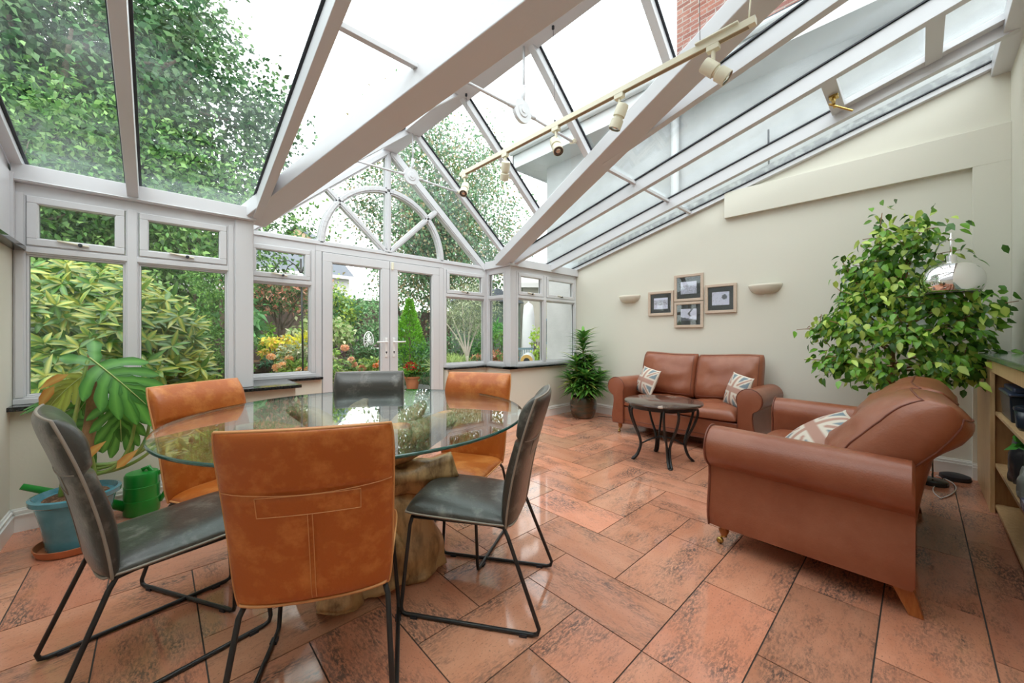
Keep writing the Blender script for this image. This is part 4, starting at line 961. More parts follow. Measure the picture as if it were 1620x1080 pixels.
# strappy plant in the bronze pot
dp = thing('dracaena_plant', 'bushy strap-leaved plant in a bronze glazed pot by the window corner', 'plant', (4.57, 3.36, 0))
m = MB(); m.lathe([(.135,0),(.150,.008),(.155,.02),(.175,.06),(.192,.13),(.195,.20),(.185,.27),(.172,.305),(.160,.31),(.160,.27)], n=36); m.build('pot', BRONZE, dp, smooth='auto')
m = MB(); m.lathe([(.165,.275),(.001,.285)], n=24, cap=False); m.build('soil', SOIL, dp)
stems = [((0,0,.27),(.02,.02,.6),(.0,.0,1.22)), ((.03,-.02,.27),(.10,-.06,.5),(.10,-.05,.85)), ((-.04,.03,.27),(-.10,.03,.5),(-.13,.02,.86)), ((.02,.05,.27),(.06,.10,.5),(.07,.10,.78)), ((-.03,-.05,.27),(-.10,-.12,.42),(-.15,-.15,.66)), ((.05,-.05,.27),(.14,-.14,.42),(.17,-.17,.62)), ((-.05,.0,.27),(-.14,.05,.40),(-.19,.08,.60)),((.0,-.05,.27),(-.02,-.15,.4),(-.03,-.2,.58))]
m = MB(); pos, dr_, nor, c1 = [], [], [], []
for b in stems:
    P = bez(*b, n=10); m.tube(P, .011, 7); L0 = (V(b[2])-V(b[0])).length
    cnt = int(120*L0/.9)+40
    for q in range(cnt):
        t = .35+.65*(q/cnt)**.85; i = min(9, int(t*10)); a = P[i]*(1-(t*10-i)) + P[i+1]*(t*10-i) if i < 10 else P[10]
        ph = q*2.4+R.rand()*.5; up = -.25+1.15*t**2.2 + R.normal()*.15
        pos.append(np.array(a)); dr_.append([math.cos(ph), math.sin(ph), up]); nor.append([-math.cos(ph)*up, -math.sin(ph)*up, 1])
        g = R.rand(); c1.append(np.array([.07,.21,.04] if g < .5 else ([.14,.33,.06] if g < .9 else [.38,.44,.10]))*(.75+.5*R.rand()))
m.build('stem', BARK, dp, smooth=True)
n = len(pos); leaf_mesh('foliage', pos, dr_, nor, .25*(.7+.45*R.rand(n)), .052, np.array(c1), np.array(c1)*1.2, LEAFG, dp, fold=.3, curl=.30, hi=True)
m = MB(); m.tube(bez((4.99,2.83,.42),(4.93,2.86,.3),(5.0,2.9,.12),(4.90,2.98,.01),14)+bez((4.90,2.98,.008),(4.8,3.1,.006),(4.82,3.2,.006),(4.76,3.24,.006),6), .003, 6)
tag(m.build('wall_cable', DPLASTIC, smooth=True), 'thin dark cable dropping to the floor between the bronze pot and the sofa', 'cable')

# swiss cheese plant
mo = thing('monstera_plant', 'big split-leaved cheese plant in a teal glazed pot on a terracotta saucer', 'plant', (-.33, 3.28, 0))
m = MB(); m.lathe([(.115,.0),(.15,.006),(.165,.045),(.158,.045),(.145,.014)], n=36); m.build('saucer', TERRA, mo, smooth='auto')
m = MB(); m.lathe([(.105,.015),(.115,.02),(.135,.16),(.158,.27),(.178,.285),(.180,.31),(.165,.315),(.150,.29)], n=36); m.build('pot', TEAL, mo, smooth='auto')
m = MB(); m.lathe([(.155,.285),(.08,.30),(.001,.298)], n=24, cap=False)
m.build('soil', SOIL, mo)
m = MB(); m.tube(bez((.0,.0,.28),(.02,-.02,.5),(.08,.0,.7),(.06,.03,1.10),16), [.036-.012*i/16 for i in range(17)], 10); m.build('trunk', BARK, mo, smooth=True)
m = MB()
for b in (((-.06,.0,.28),(-.04,-.06,.5),(.05,-.10,1.06)), ((.05,-.03,.28),(.10,-.05,.45),(.02,-.04,.62)), ((.03,.0,.4),(.22,-.05,.35),(.24,-.08,.72)), ((.05,.0,.45),(.28,.0,.38),(.30,-.03,.66)), ((.05,0,.42),(.25,0,.42),(.40,-.02,.62)), ((.04,0,.40),(.22,.02,.36),(.34,-.02,.52))):
    m.tube(bez(*b, n=12), [.013-.005*i/12 for i in range(13)], 7)
m.build('stem', STEM, mo, smooth=True)
for k in range(5):
    pass
def monstera(c, dirv, nrm, S, cA, cB, split=True, seed=0):
    """heart-shaped leaf with long splits: lobes fan off the midrib"""
    Rr = np.random.RandomState(seed); d = V(dirv).normalized(); sd = d.cross(V(nrm)).normalized(); n = sd.cross(d); c = V(c)
    def P(x, y):     # x sideways, y along (0..1), in units of S
        return c + sd*(x*S) + d*(y*S) + n*(S*(.10*abs(x) - .30*x*x*1.2 - .22*(y-.15)**2))
    m = MB(); mid = [(-.06+0), ]
    def outline(y): return .46*math.sqrt(max(0, 1-((y-.30)/.72)**2)) if y > .30 else .46*math.sqrt(max(0, 1-((y-.30)/.62)**2))
    NL = 5
    for s_ in (-1, 1):
        # lobes; each a strip from the midrib curving forward to the margin
        for k in range(NL+1):
            y0 = .0 + .86*k/(NL+1); y1 = .0 + .86*(k+1)/(NL+1)
            gap = 1.0 if split else 1.4
            NS = 9; row = []
            ang0 = math.radians(100 - 78*(k/NL)**.9)*1.0
            if k == 0: ang0 = math.radians(142)
            for j in range(NS+1):
                t = j/NS
                # start on midrib segment, end on the margin
                ya, yb = y0, y1
                ang = ang0
                r = .52 if k < 4 else (.50-.05*(k-4))
                if k == 0: r = .40
                L = r*t
                bx = math.sin(ang)*L; by = math.cos(ang)*L + .22*t*t*(1 if k else .0)
                wdt = (y1-y0)/2*(1.08+1.25*t)*(1 if t < .42 else .66*gap)
                if t > .88: wdt *= .66
                if t == 1: wdt *= .30
                cy = (ya+yb)/2
                px, py = math.cos(ang), -math.sin(ang)
                # width direction blends from along the midrib to across the lobe
                wx, wy = -px*min(1, t*1.6), (1-min(1,t*1.6)) - py*min(1, t*1.6)
                l_ = math.hypot(wx, wy); wx /= l_; wy /= l_
                row += [P(s_*(bx-wx*wdt), cy+by-wy*wdt), P(s_*bx, cy+by) - n*(.012*S), P(s_*(bx+wx*wdt), cy+by+wy*wdt)]
            fs = []
            for j in range(NS):
                q = j*3; fs += [(q, q+3, q+4, q+1), (q+1, q+4, q+5, q+2)]
            tone = .85+.3*Rr.rand(); cs = []
            for j in range(NS+1):
                for e in (0,1,2): cs.append(tuple(x*tone*(1.25 if e == 1 else 1) for x in (cB if (e == 1 or j < 1) else cA)))
            m.add(row, fs, 0, cs)
    # terminal lobe
    Y = [.80,.88,.96,1.04,1.12]; W_ = [.05,.09,.08,.045,.0]; vs = []
    for y, w_ in zip(Y, W_): vs += [P(-w_, y), P(0, y), P(w_, y)]
    m.add(vs, [(3*j, 3*j+3, 3*j+4, 3*j+1) for j in range(4)] + [(3*j+1, 3*j+4, 3*j+5, 3*j+2) for j in range(4)], 0, [cA]*15)
    o = m.build('leaf', LEAFG, mo, smooth=True)
    r = MB(); r.tube([P(0, -.02+.11*j) + n*.003 for j in range(11)], [.004*(1-.07*j)*S/.3 for j in range(11)], 5, cap=False); r.build('midrib', mat('pale_rib', (.45,.55,.2), .4) if 'pale_rib' not in MATS else MATS['pale_rib'], o, smooth=True)
G1, G2, G3 = (.05,.20,.035), (.12,.34,.06), (.30,.36,.06)
monstera((.06,-.09,1.07), (.62,-.25,-.70), (-.15,-.8,.60), .33, G1, G2, seed=1)
monstera((.17,-.06,.86), (.05,-.15,-.95), (.1,-.9,.25), .26, G1, G2, seed=2)
monstera((.05,.0,.99), (-.62,-.1,-.60), (-.1,-.6,.8), .21, (.28,.32,.05), G3, seed=3)
monstera((.07,.06,.88), (-.45,.05,-.75), (-.3,-.7,.5), .26, (.12,.24,.05), G2, seed=4)
monstera((.02,.08,.86), (-.95,.0,-.12), (0,-.3,1), .17, G1, G1, seed=5)
monstera((.36,.0,.66), (.85,-.1,.10), (0,-.6,.7), .20, G1, G2, split=False, seed=6)
monstera((.38,.02,.72), (.55,-.1,-.55), (0,-.7,.5), .22, G1, G2, split=False, seed=7)
monstera((.05,.05,.74), (-.30,-.05,-.85), (-.2,-.8,.4), .26, (.07,.20,.04), G2, seed=8)
o = leaf_mesh('dry_foliage', [(-.33-.03,3.28,.98),(-.33-.08,3.27,.92),(-.33+.03,3.18,.50),(-.33+.16,3.20,.42)], [(-.6,-.1,-.3),(-.5,-.1,-.8),(.5,-.2,.7),(.6,-.1,.8)], [(0,-.6,.6)]*4, .13, .06, (.52,.20,.04), (.6,.36,.1), LEAF, None, hi=True)
o.location = (.33, -3.28, 0); o.parent = mo

# watering can
wc = thing('watering_can', 'green plastic watering can standing behind the teal pot', 'watering can', (-.07, 3.60, 0))
m = MB(); m.lathe([(.085,0),(.092,.01),(.094,.10),(.090,.102),(.092,.115),(.092,.19),(.088,.192),(.088,.26),(.080,.275),(.04,.28)], n=32); m.build('body', GREENP, wc, smooth='auto')
m = MB(); P = bez((.07,-.02,.235),(.14,-.03,.33),(.20,-.04,.26),(.088,-.02,.06),14); m.tube([V((0.0,-.01,.29))]+[V((.03,-.01,.305))]+P, .014, 10); m.build('handle', GREENP, wc, smooth=True)
m = MB(); m.tube([(-.07,-.01,.06),(-.24,-.03,.17),(-.50,-.05,.325)], [.030,.026,.017], 14); m.build('spout', GREENP, wc, smooth=True)

# ------------------------------------------------------------------ outside: ground, patio
o = B(-30, 40, 4.47, 60, -.30, -.06).build('garden_ground', EARTH); o['kind'] = 'structure'
o = B(-1.2, 4.9, 4.46, 8.6, -.12, -.03).build('patio_ground', PAVE); o['kind'] = 'structure'
R = np.random.RandomState(77)
def tree(name, label, cat, base, c, rad, n, L, W, cols, trunk=None, group=None, **k):
    t = thing(name, label, cat, tuple(base), 0, group); b = np.array(base)
    m = MB(); tr_ = trunk or .05
    top = np.array(c)-b; P = bez((0,0,0), (R.normal()*.1, R.normal()*.1, top[2]*.5), tuple(top+[0,0,rad[2]*.2]), n=12)
    m.tube(P, [tr_*(1-.75*i/12) for i in range(13)], 8)
    for q in range(k.pop('nb', 9)):
        a = P[4+R.randint(0, 8)]; d = R.normal(size=3); d /= np.linalg.norm(d); d[2] = abs(d[2])*.6
        e = top + d*np.array(rad)*.8; m.tube(bez(a, tuple((np.array(a)+e)/2+[0,0,rad[2]*.1]), tuple(e), n=7), [tr_*.4*(1-.8*i/7) for i in range(8)], 5)
    m.build('trunk', k.pop('bark', BARKD), t, smooth=True)
    crown('foliage', R, tuple(top), rad, n, L, W, cols, t, **k)
    return t
DG = [(.03,.10,.03),(.05,.15,.04),(.09,.22,.06),(.16,.30,.10)]
# dense tree leaning over the glazed roof at the window end
tree('beech_tree', 'huge dense green tree towering over the glazed roof beyond the two-pane window', 'tree', (-1.2,9.5,-.1), (-1.75,10.0,5.2), (3.75,2.8,4.1), 95000, .105, .072,
     [(.02,.07,.022),(.035,.115,.035),(.075,.18,.06),(.19,.32,.14)], trunk=.25, ncl=330, spread=.095, shell=.05, droop=.3, nb=26)
tree('laurel_tree', 'dark leafy branches filling the top lights of the two-pane window', 'tree', (-1.6,7.0,-.1), (-1.0,7.4,2.75), (3.0,1.3,1.6), 26000, .085, .045, [(.05,.14,.03),(.10,.24,.05),(.22,.38,.11)], trunk=.05, ncl=140, spread=.13, shell=.05, nb=10)
tree('birch_tree', 'tall airy birch tree rising behind the arched fanlight', 'tree', (7.4,11.6,-.1), (7.15,11.2,4.9), (2.8,2.3,3.9), 42000, .10, .07,
     [(.07,.17,.07),(.11,.24,.10),(.20,.33,.17),(.33,.27,.14)], trunk=.12, ncl=200, spread=.14, shell=.08, droop=.6, nb=24)
tree('birch_sapling', 'light green sprays of a small tree at the foot of the fanlight by the post', 'tree', (.35,7.4,-.1), (.50,7.4,2.95), (.55,.5,.40), 380, .09, .06, [(.10,.26,.06),(.2,.42,.1)], trunk=.03, ncl=24, spread=.16, shell=.3)
# spotted laurel against the two-pane window
sp = thing('spotted_laurel', 'large yellow-variegated spotted laurel crowding the two-pane window', 'shrub', (-.25,4.95,-.06))
pos, dr_, nor = [], [], []; R = np.random.RandomState(31); m = MB()
for k in range(900):
    th = R.uniform(0, 2*PI); u_ = R.rand()**.45; x = -.32+1.05*u_*math.cos(th)-.1; y = 4.92+.72*u_*math.sin(th); zt_ = 1.85*math.sqrt(max(.02, 1-(u_*.93)**2.2))
    z = .15+(zt_-.15)*R.rand()**.55
    lim = .42-.28*max(0, z-.7)
    if x > lim: x = lim-R.rand()*.5
    if y < 4.16: y = 4.16+R.rand()*.1
    for q in range(8):
        a = q*2.4+R.rand()*.6
        pos.append((x, y, z)); dr_.append((math.cos(a), -.35+.4*R.normal(), math.sin(a)*.62+.05)); nor.append((R.normal()*.4, -1+R.normal()*.3, .75))
    if k % 12 == 0: m.tube([(-.25+R.normal()*.1, 4.95+R.normal()*.08, 0), (( -.25+x)/2, (4.95+y)/2, z*.6), (x, y, z)], .010, 5)
pos = np.array(pos)-[-.25,4.95,-.06]; n = len(pos); g = R.rand(n)[:, None]
cE = np.where(g < .50, [(.07,.21,.04)], np.where(g < .66, [(.38,.42,.07)], [(.03,.11,.02)]))*(.7+.6*R.rand(n, 1)); cM = np.where(g < .50, [(.46,.46,.09)], [(.12,.27,.05)])*(.7+.5*R.rand(n, 1))
leaf_mesh('foliage', pos, dr_, nor, .135*(.6+.7*R.rand(n)), .048, cE, cM, LEAFG, sp, hi=True, fold=.25, curl=.22)
m.build('stem', STEM, sp)
sp.children[-1].location = (.25,-4.95,.06)
# cloud-clipped conifer
tp = thing('clipped_conifer', 'dark green conifer clipped into tiers beside the spotted laurel', 'tree', (.60,5.85,-.06)); m = MB(); m.tube([(0,0,0),(.03,0,.8),(-.02,0,1.7)], [.05,.04,.02], 8); m.build('trunk', BARKD, tp)
pos = []
for z, r, h in ((.50,.30,.16),(.82,.32,.17),(1.16,.34,.20),(1.5,.30,.28),(1.95,.34,.26)):
    d = R.normal(size=(1500,3)); d /= np.linalg.norm(d, axis=1)[:, None]; pos.append(d*[r,r,h]*(.85+.2*R.rand(1500,1))+[0,0,z])
pos = np.concatenate(pos); n = len(pos); g = R.rand(n)[:, None]
leaf_mesh('foliage', pos, R.normal(size=(n,3))+[0,0,.5], R.normal(size=(n,3)), .045, .022, np.where(g < .7, [(.08,.21,.04)], [(.22,.42,.09)])*(.7+.5*R.rand(n,1)), None, LEAF, tp)
# standard photinia
tree('photinia_tree', 'round-headed tree with pink and red young leaves on a bare trunk before the fence', 'tree', (1.62,7.78,-.06), (1.62,7.75,1.92), (.82,.65,.34), 5600, .085, .030,
     [(.08,.20,.07),(.14,.30,.10),(.80,.33,.24),(.90,.52,.42),(.20,.34,.14)], trunk=.05, ncl=60, spread=.11, shell=.25, up=.8, droop=-.3)
def shrub(label, c, rad, n, L, W, cols, name='garden_shrub', cat='shrub', group=None, **k):
    z0 = -.06; b = (c[0], c[1], z0); t = thing(name, label, cat, b, 0, group); h = c[2]-z0
    m = MB()
    for q in range(6):
        a = q*1.05; m.tube([(0,0,0), (rad[0]*.3*math.cos(a), rad[1]*.3*math.sin(a), h*.6), (rad[0]*.6*math.cos(a), rad[1]*.6*math.sin(a), h*1.05)], .010, 5)
    m.build('stem', BARKD, t); kk = dict(ncl=26, spread=.20, shell=.55); kk.update(k)
    crown('foliage', R, (0,0,h), rad, n, L, W, cols, t, **kk); return t
YG_ = [(.35,.50,.06),(.50,.62,.10),(.20,.36,.05)]
shrub('small lime cone conifer poking up under the pink-leaved tree', (1.36,7.30,1.10), (.13,.13,.26), 900, .05, .025, [(.18,.42,.04),(.3,.55,.08)], 'dwarf_conifer')
shrub('golden yellow mounded shrub over the timber planter', (1.35,6.35,1.00), (.28,.22,.17), 900, .06, .035, [(.70,.60,.06),(.80,.50,.12),(.5,.55,.08)])
shrub('grey-green low shrub at the lip of the timber planter', (1.27,6.15,.83), (.24,.18,.12), 600, .05, .02, [(.08,.20,.12),(.12,.26,.16)])
shrub('cream-edged variegated shrub behind the bird feeder pole', (1.95,6.7,1.22), (.42,.35,.26), 1300, .08, .05, [(.42,.52,.22),(.62,.66,.40),(.2,.36,.1)])
shrub('cream and green bush beneath the yellow broom', (1.50,6.0,.86), (.26,.2,.22), 1100, .05, .035, [(.50,.58,.36),(.22,.36,.16),(.7,.7,.5)])
shrub('bright yellow fine-leaved broom beside the bird feeder pole', (1.72,6.25,1.10), (.19,.16,.12), 900, .10, .012, [(.78,.72,.03),(.6,.62,.05)], up=.1, droop=-.8)
shrub('broad lime green hosta clump by the post', (.98,7.0,1.45), (.18,.2,.35), 260, .17, .09, [(.10,.30,.10),(.16,.38,.14)])
shrub('yellow-green laburnum-like bush crowding the big acer', (2.62,8.4,1.62), (.45,.4,.62), 1500, .08, .045, YG_)
bpy.data.objects['garden_shrub'].name = 'garden_shrub'
tree('acer_tree', 'spreading fresh green acer seen through the first french door', 'tree', (3.35,8.7,-.06), (3.30,8.6,1.45), (.88,.75,.62), 4200, .085, .045, [(.08,.22,.08),(.16,.34,.14),(.28,.45,.22)], trunk=.05, ncl=60, spread=.16, shell=.3)
shrub('purple-leaved low shrub beneath the green acer', (2.86,7.75,.95), (.42,.35,.24), 1300, .06, .03, [(.10,.06,.08),(.20,.12,.16),(.16,.2,.12)])
shrub('dark maroon ground-cover shrub beside the white metal chair', (2.95,7.2,.62), (.42,.25,.18), 1300, .055, .03, [(.06,.025,.03),(.12,.05,.05),(.07,.08,.03)])
shrub('feathery juniper bush at the first french door by the handles', (2.95,6.95,.58), (.40,.32,.38), 2200, .09, .02, [(.05,.15,.05),(.10,.24,.09)], up=.1)
shrub('sprawling blue-green juniper behind the potted red flowers', (4.75,8.55,.50), (1.0,.5,.50), 4600, .09, .02, [(.06,.17,.09),(.12,.27,.15)], up=.1, ncl=60)
shrub('dark green hedge bush under the olive tree', (5.0,7.3,.72), (.85,.5,.55), 3000, .07, .035, [(.05,.15,.05),(.10,.25,.08)], ncl=50)
shrub('pale grassy clump at the foot of the olive tree', (4.30,6.3,.62), (.42,.25,.10), 700, .16, .016, [(.35,.50,.15),(.5,.62,.25)], up=.1, droop=-.9)
shrub('leafy green fern mound in the bay side window', (5.55,6.6,.98), (.42,.4,.52), 1300, .14, .04, [(.08,.26,.06),(.14,.36,.08)])
shrub('yellow-leaved young shrub outside the far corner window', (5.30,4.95,1.02), (.13,.13,.30), 260, .07, .045, [(.55,.72,.12),(.4,.62,.1)])
# flowering azaleas: foliage with countable heads of bloom
def azalea(label, c, rad, blooms, col):
    t = shrub(label, c, rad, 1100, .075, .035, [(.22,.36,.08),(.34,.46,.12),(.12,.26,.06)], 'flowering_azalea', 'flowers')
    for (x, y, z, r) in blooms:
        n = 150; d = R.normal(size=(n,3)); d /= np.linalg.norm(d, axis=1)[:, None]; r *= .55; p = d*r*.8*[1,1,.7]+np.array([x-c[0], y-c[1], z+.06])
        cc = np.array(col)*(.8+.35*R.rand(n,1)); cc[::3] = np.array([.95,.80,.55])
        leaf_mesh('bloom', p, d, R.normal(size=(n,3)), r*.75, r*.6, cc, None, LEAF, t)
OR_ = (.95,.55,.28)
azalea('peach-orange azalea with several flower heads below the bird feeder', (1.36,5.70,.60), (.34,.24,.22), [(1.10,5.80,.92,.07),(1.15,5.70,.78,.085),(1.22,5.72,.80,.08),(1.32,5.84,.88,.075),(1.38,5.55,.74,.07),(1.48,5.55,.75,.06)], OR_)
azalea('peach azalea reaching into the frame edge beside the yellow broom', (1.80,6.05,.84), (.22,.2,.16), [(1.63,5.98,1.02,.08),(1.74,6.0,1.04,.07),(1.80,5.9,.90,.06)], OR_)
azalea('salmon and red azalea outside the first french door', (2.22,5.60,.62), (.42,.28,.20), [(1.99,5.66,1.02,.08),(2.08,5.58,.78,.075),(2.20,5.55,.72,.08),(2.02,5.5,.86,.06)], (.92,.50,.36))
azalea('small orange-red azalea near the door handles', (2.52,5.62,.60), (.24,.22,.17), [(2.34,5.42,.76,.06),(2.45,5.5,.80,.05)], (.85,.22,.06))
# cone conifer, pot of red flowers
cn = thing('cone_conifer', 'bright green cone-shaped conifer seen through the second french door', 'tree', (4.28,8.04,-.06)); m = MB(); m.tube([(0,0,0),(0,0,1.8)], [.05,.01], 8); m.build('trunk', BARKD, cn)
n = 5200; hh = R.rand(n)**1.3; a = R.rand(n)*2*PI; r = (.50*(1-hh)+.02)*(.72+.34*R.rand(n)); pos = np.c_[r*np.cos(a), r*np.sin(a), .42+1.66*hh]
leaf_mesh('foliage', pos, np.c_[np.cos(a), np.sin(a), .9+0*a]+R.normal(size=(n,3))*.4, R.normal(size=(n,3)), .075, .026, np.array([.20,.46,.05])*(.6+.7*R.rand(n,1)), None, LEAF, cn)
fp = thing('flower_pot', 'terracotta pot of red flowers on the paving outside the french doors', 'plant pot', (4.22,7.80,-.03))
m = MB(); m.lathe([(.115,0),(.165,.26),(.185,.265),(.190,.31),(.170,.31),(.165,.27)], n=28); m.build('pot', TERRA, fp, smooth='auto')
crown('foliage', R, (0,0,.38), (.18,.16,.09), 260, .09, .05, [(.08,.24,.05),(.14,.34,.08)], fp, ncl=12)
for x, y, z in ((-.12,-.02,.50),(.02,-.05,.47),(.16,.0,.48),(-.02,.08,.52)):
    n = 90; d = R.normal(size=(n,3)); d /= np.linalg.norm(d, axis=1)[:, None]; leaf_mesh('bloom', d*[.085,.085,.06]+[x,y-.06,z+.03], d, R.normal(size=(n,3)), .05, .04, np.array([.85,.04,.05])*(.7+.5*R.rand(n,1)), None, LEAF, fp)
# olive tree
ol = thing('olive_tree', 'grey-green olive tree with a pale forked trunk beside the bay', 'tree', (4.62,6.15,-.06)); m = MB()
m.tube(bez((0,0,0),(-.02,0,.4),(-.10,.0,.85),n=10), .035, 8)
for e in ((-.45,.1,1.75),(-.25,-.05,1.9),(.1,.1,1.95),(.35,0,1.7),(-.6,0,1.5),(.0,-.15,1.7)): m.tube(bez((-.09,0,.80),(-.1+e[0]*.3,0,1.2),e,n=8), [.024-.002*i for i in range(9)], 6)
m.build('trunk', STONE, ol, smooth=True)
crown('foliage', R, (-.10,0,1.72), (.68,.5,.52), 3800, .075, .018, [(.34,.40,.24),(.48,.52,.36),(.20,.26,.13)], ol, ncl=70, spread=.14, shell=.2)
# fence: each panel a thing, posts with it
def fence(label, a, b, zt, z0=-.06):
    a, b = V((*a, 0)), V((*b, 0)); L_ = (b-a).length; d = (b-a)/L_; ang = math.atan2(d.y, d.x); f = thing('garden_fence', label, 'fence', (a.x, a.y, z0), ang)
    h = zt-z0; m = MB(); N = int(L_/.12)
    for k in range(N): m.box(k*L_/N-.01, (k+1)*L_/N+.01, .0+.021*(k % 2), .02+.021*(k % 2), 0, h-.02)
    m.box(0, L_, -.01, .05, h-.03, h); m.box(0, L_, .03, .07, h*.3, h*.3+.07).box(0, L_, .03, .07, h*.75, h*.75+.07); m.build('boards', FENCE, f)
    for k in range(int(L_/1.8)+1): B(k*1.8-.05, k*1.8+.05, .02, .12, 0, h+.03).build('post', FENCE, f)
fence('dark timber fence across the end of the garden', (-4.5,12.6), (5.6,11.2), 2.25)
fence('dark timber fence behind the cone conifer and olive', (5.6,11.2), (7.4,10.35), 1.95)
o = thing('garden_shed', 'dark green ribbed shed glimpsed through the bay side window', 'shed', (6.9,8.0,-.06)); m = MB()
for k in range(18): m.box(-.9+k*.1, -.9+k*.1+.09, -.02-.01*(k % 2), .9, 0, 2.2)
m.build('wall', mat('shed_green', (.10,.14,.11), .7), o); MB().prism([(-1.0,-.1,2.2),(1.0,-.1,2.2),(0,-.1,2.55)], (0,1.1,0)).build('roof', SLATE, o)
pl = thing('timber_planter', 'dark stacked-timber planter holding the golden shrub', 'planter', (1.02,6.35,-.06)); m = MB()
for k in range(6): m.box(-.55,.30,-.22,.22,.15*k+.003,.15*k+.147)
m.build('sleeper', FENCE, pl, bevel=.008); B(-.52,.27,-.19,.19,.86,.90).build('soil', SOIL, pl)
m = MB(); m.pad((0,0,.22), (1,0,0), (0,1,0), (0,0,1), .55, .42, .22, .2, 20, 20, p=2.2, c=0, e=.55)
o = m.build('boulder', STONE, smooth=True); o.location = (1.72, 6.15, .62); tag(o, 'smooth pale boulder behind the bird feeder pole', 'rock')
o = thing('rockery_bank', 'raised earth bank under the shrubs and boulder', 'bank', (1.9, 6.35, -.06)); m = MB(); m.pad((0,0,.30), (1,0,0), (0,1,0), (0,0,1), 1.7, 1.3, .40, .30, 16, 16, p=3, c=0); m.build('soil', EARTH, o, smooth=True)
bf = thing('bird_feeder_pole', 'black metal bird feeder pole with curled arms outside the side window', 'bird feeder', (1.40,5.47,-.06)); m = MB()
m.tube([(0,0,0),(-.01,0,1.2),(-.03,0,2.25)], .012, 8); m.build('pole', BLACKM, bf, smooth=True)
for k in range(4):
    a = math.radians(20+90*k); u = V((math.cos(a), math.sin(a), 0)); b = V((-.03,0,2.05)); m = MB()
    m.tube([b, b+u*.06+V((0,0,.10)), b+u*.16+V((0,0,.15)), b+u*.27+V((0,0,.12)), b+u*.33+V((0,0,.03)), b+u*.29+V((0,0,-.02)), b+u*.27+V((0,0,.02))], .006, 6); m.build('arm', BLACKM, bf, smooth=True)
m = MB(); m.lathe([(.12,1.98),(.02,2.06)], (-.03,0,0), 20); m.build('baffle', mat('clear_baffle', (.6,.66,.68), .2), bf, smooth='auto')
# white cast chair
wc2 = thing('garden_chair', 'white ornate cast metal garden chair beyond the first french door', 'chair', (3.06,7.41,.66), math.radians(25)); wc2.scale = (.65,.65,.65); m = MB()
m.tube([(-.20+.20*(1-math.cos(2*PI*k/24)), 0, .62+.27*math.sin(2*PI*k/24)+.05) for k in range(24)], .014, 6, closed=True)
for k in range(-2, 3): m.tube([(k*.07, 0, .67-.24*math.cos(k*.5)), (k*.03, 0, .68), (-k*.05, 0, .67+.24*math.cos(k*.5))], .009, 5)
for k in range(-2, 3): m.tube([(-.18*math.cos(k*.5), 0, .67+k*.09), (.18*math.cos(k*.5), 0, .67-k*.05)], .008, 5)
m.build('backrest', WPLASTIC, wc2, smooth=True); m = MB(); m.lathe([(.21,.42),(.22,.44),(.20,.45)], (0,-.2,0), 24); m.build('seat', WPLASTIC, wc2)
for x, y in ((-.15,-.05),(.15,-.05),(-.15,-.35),(.15,-.35)):
    m = MB(); m.tube([(x,y,.42),(x*1.05,y,.2),(x*1.25,y*1.05,0)], .012, 6); m.build('leg', WPLASTIC, wc2)
B(2.7,3.4,7.1,7.8,-.06,.66).build('raised_step', STONE); tag(bpy.data.objects['raised_step'], 'low stone block under the white metal chair', 'step')
# brick trough, rail, garden roller, parasol, outbuilding
o = thing('brick_trough', 'low red brick planting trough in the bay side window', 'planter', (5.35,6.05,-.06)); B(-.7,.45,-.2,.2,0,.72).build('brickwork', brick('trough_brick', (.30,.12,.07), (.38,.17,.10), (.35,.3,.26), .22, .075, .01, (PI/2,0,0)), o)
crown('foliage', R, (-.1,0,.80), (.5,.2,.10), 400, .08, .05, [(.5,.22,.1),(.16,.3,.08),(.6,.3,.2)], o, ncl=14)
rl = thing('lattice_rail', 'blue-grey metal lattice bench back outside the corner window', 'bench', (5.72,5.60,-.06), math.radians(-30)); m = MB(); GB = mat('blue_grey_metal', (.18,.28,.33), .5)
for k in range(22): m.box(-.55+k*.05, -.535+k*.05, -.008, .008, .42, .98)
m.box(-.56,.56,-.015,.015,.96,1.0).box(-.56,.56,-.015,.015,.42,.45); m.build('back', GB, rl); B(-.56,.56,-.40,0,.40,.43).build('seat', GB, rl)
for x in (-.5, .5):
    for y in (-.36, -.02): B(x-.02,x+.02,y-.02,y+.02,0,.40).build('leg', GB, rl)
o = thing('garden_roller', 'grey garden roller with a round yellow end cap outside the corner window', 'garden roller', (4.78,4.72,.76)); dd = (V((4.78,4.72,0))).normalized(); ax = V((-.75,-.62,-.05)).normalized()
m = MB(); m.lathe([(.10,-.28),(.115,-.26),(.115,.08),(.11,.10)], n=28, ax=ax); m.build('drum', mat('pale_grey_metal', (.55,.58,.60), .4), o, smooth='auto')
m = MB(); m.lathe([(.108,.10),(.108,.115),(.055,.118),(.055,.105)], n=28, ax=ax, cap=False); m.build('end_ring', mat('yellow_enamel', (.52,.33,.10), .4), o); m = MB(); m.lathe([(.055,.104),(.054,.106)], n=24, ax=ax); m.build('opening', GASKET, o)
m = MB(); m.tube([(-.05,.08,-.05),(-.12,.12,-.82)], .02, 6); m.tube([(.15,.05,-.05),(.2,.05,-.82)], .02, 6); m.tube([(0,.25,-.05),(.0,.3,-.82)], .02, 6); m.build('stand', BLACKM, o)
ps = thing('closed_parasol', 'furled white garden parasol standing outside the corner window', 'parasol', (6.08,5.96,-.06)); m = MB(); m.lathe([(.30,0),(.30,.06),(.05,.09)], n=24); m.build('base', STONE, ps, smooth='auto')
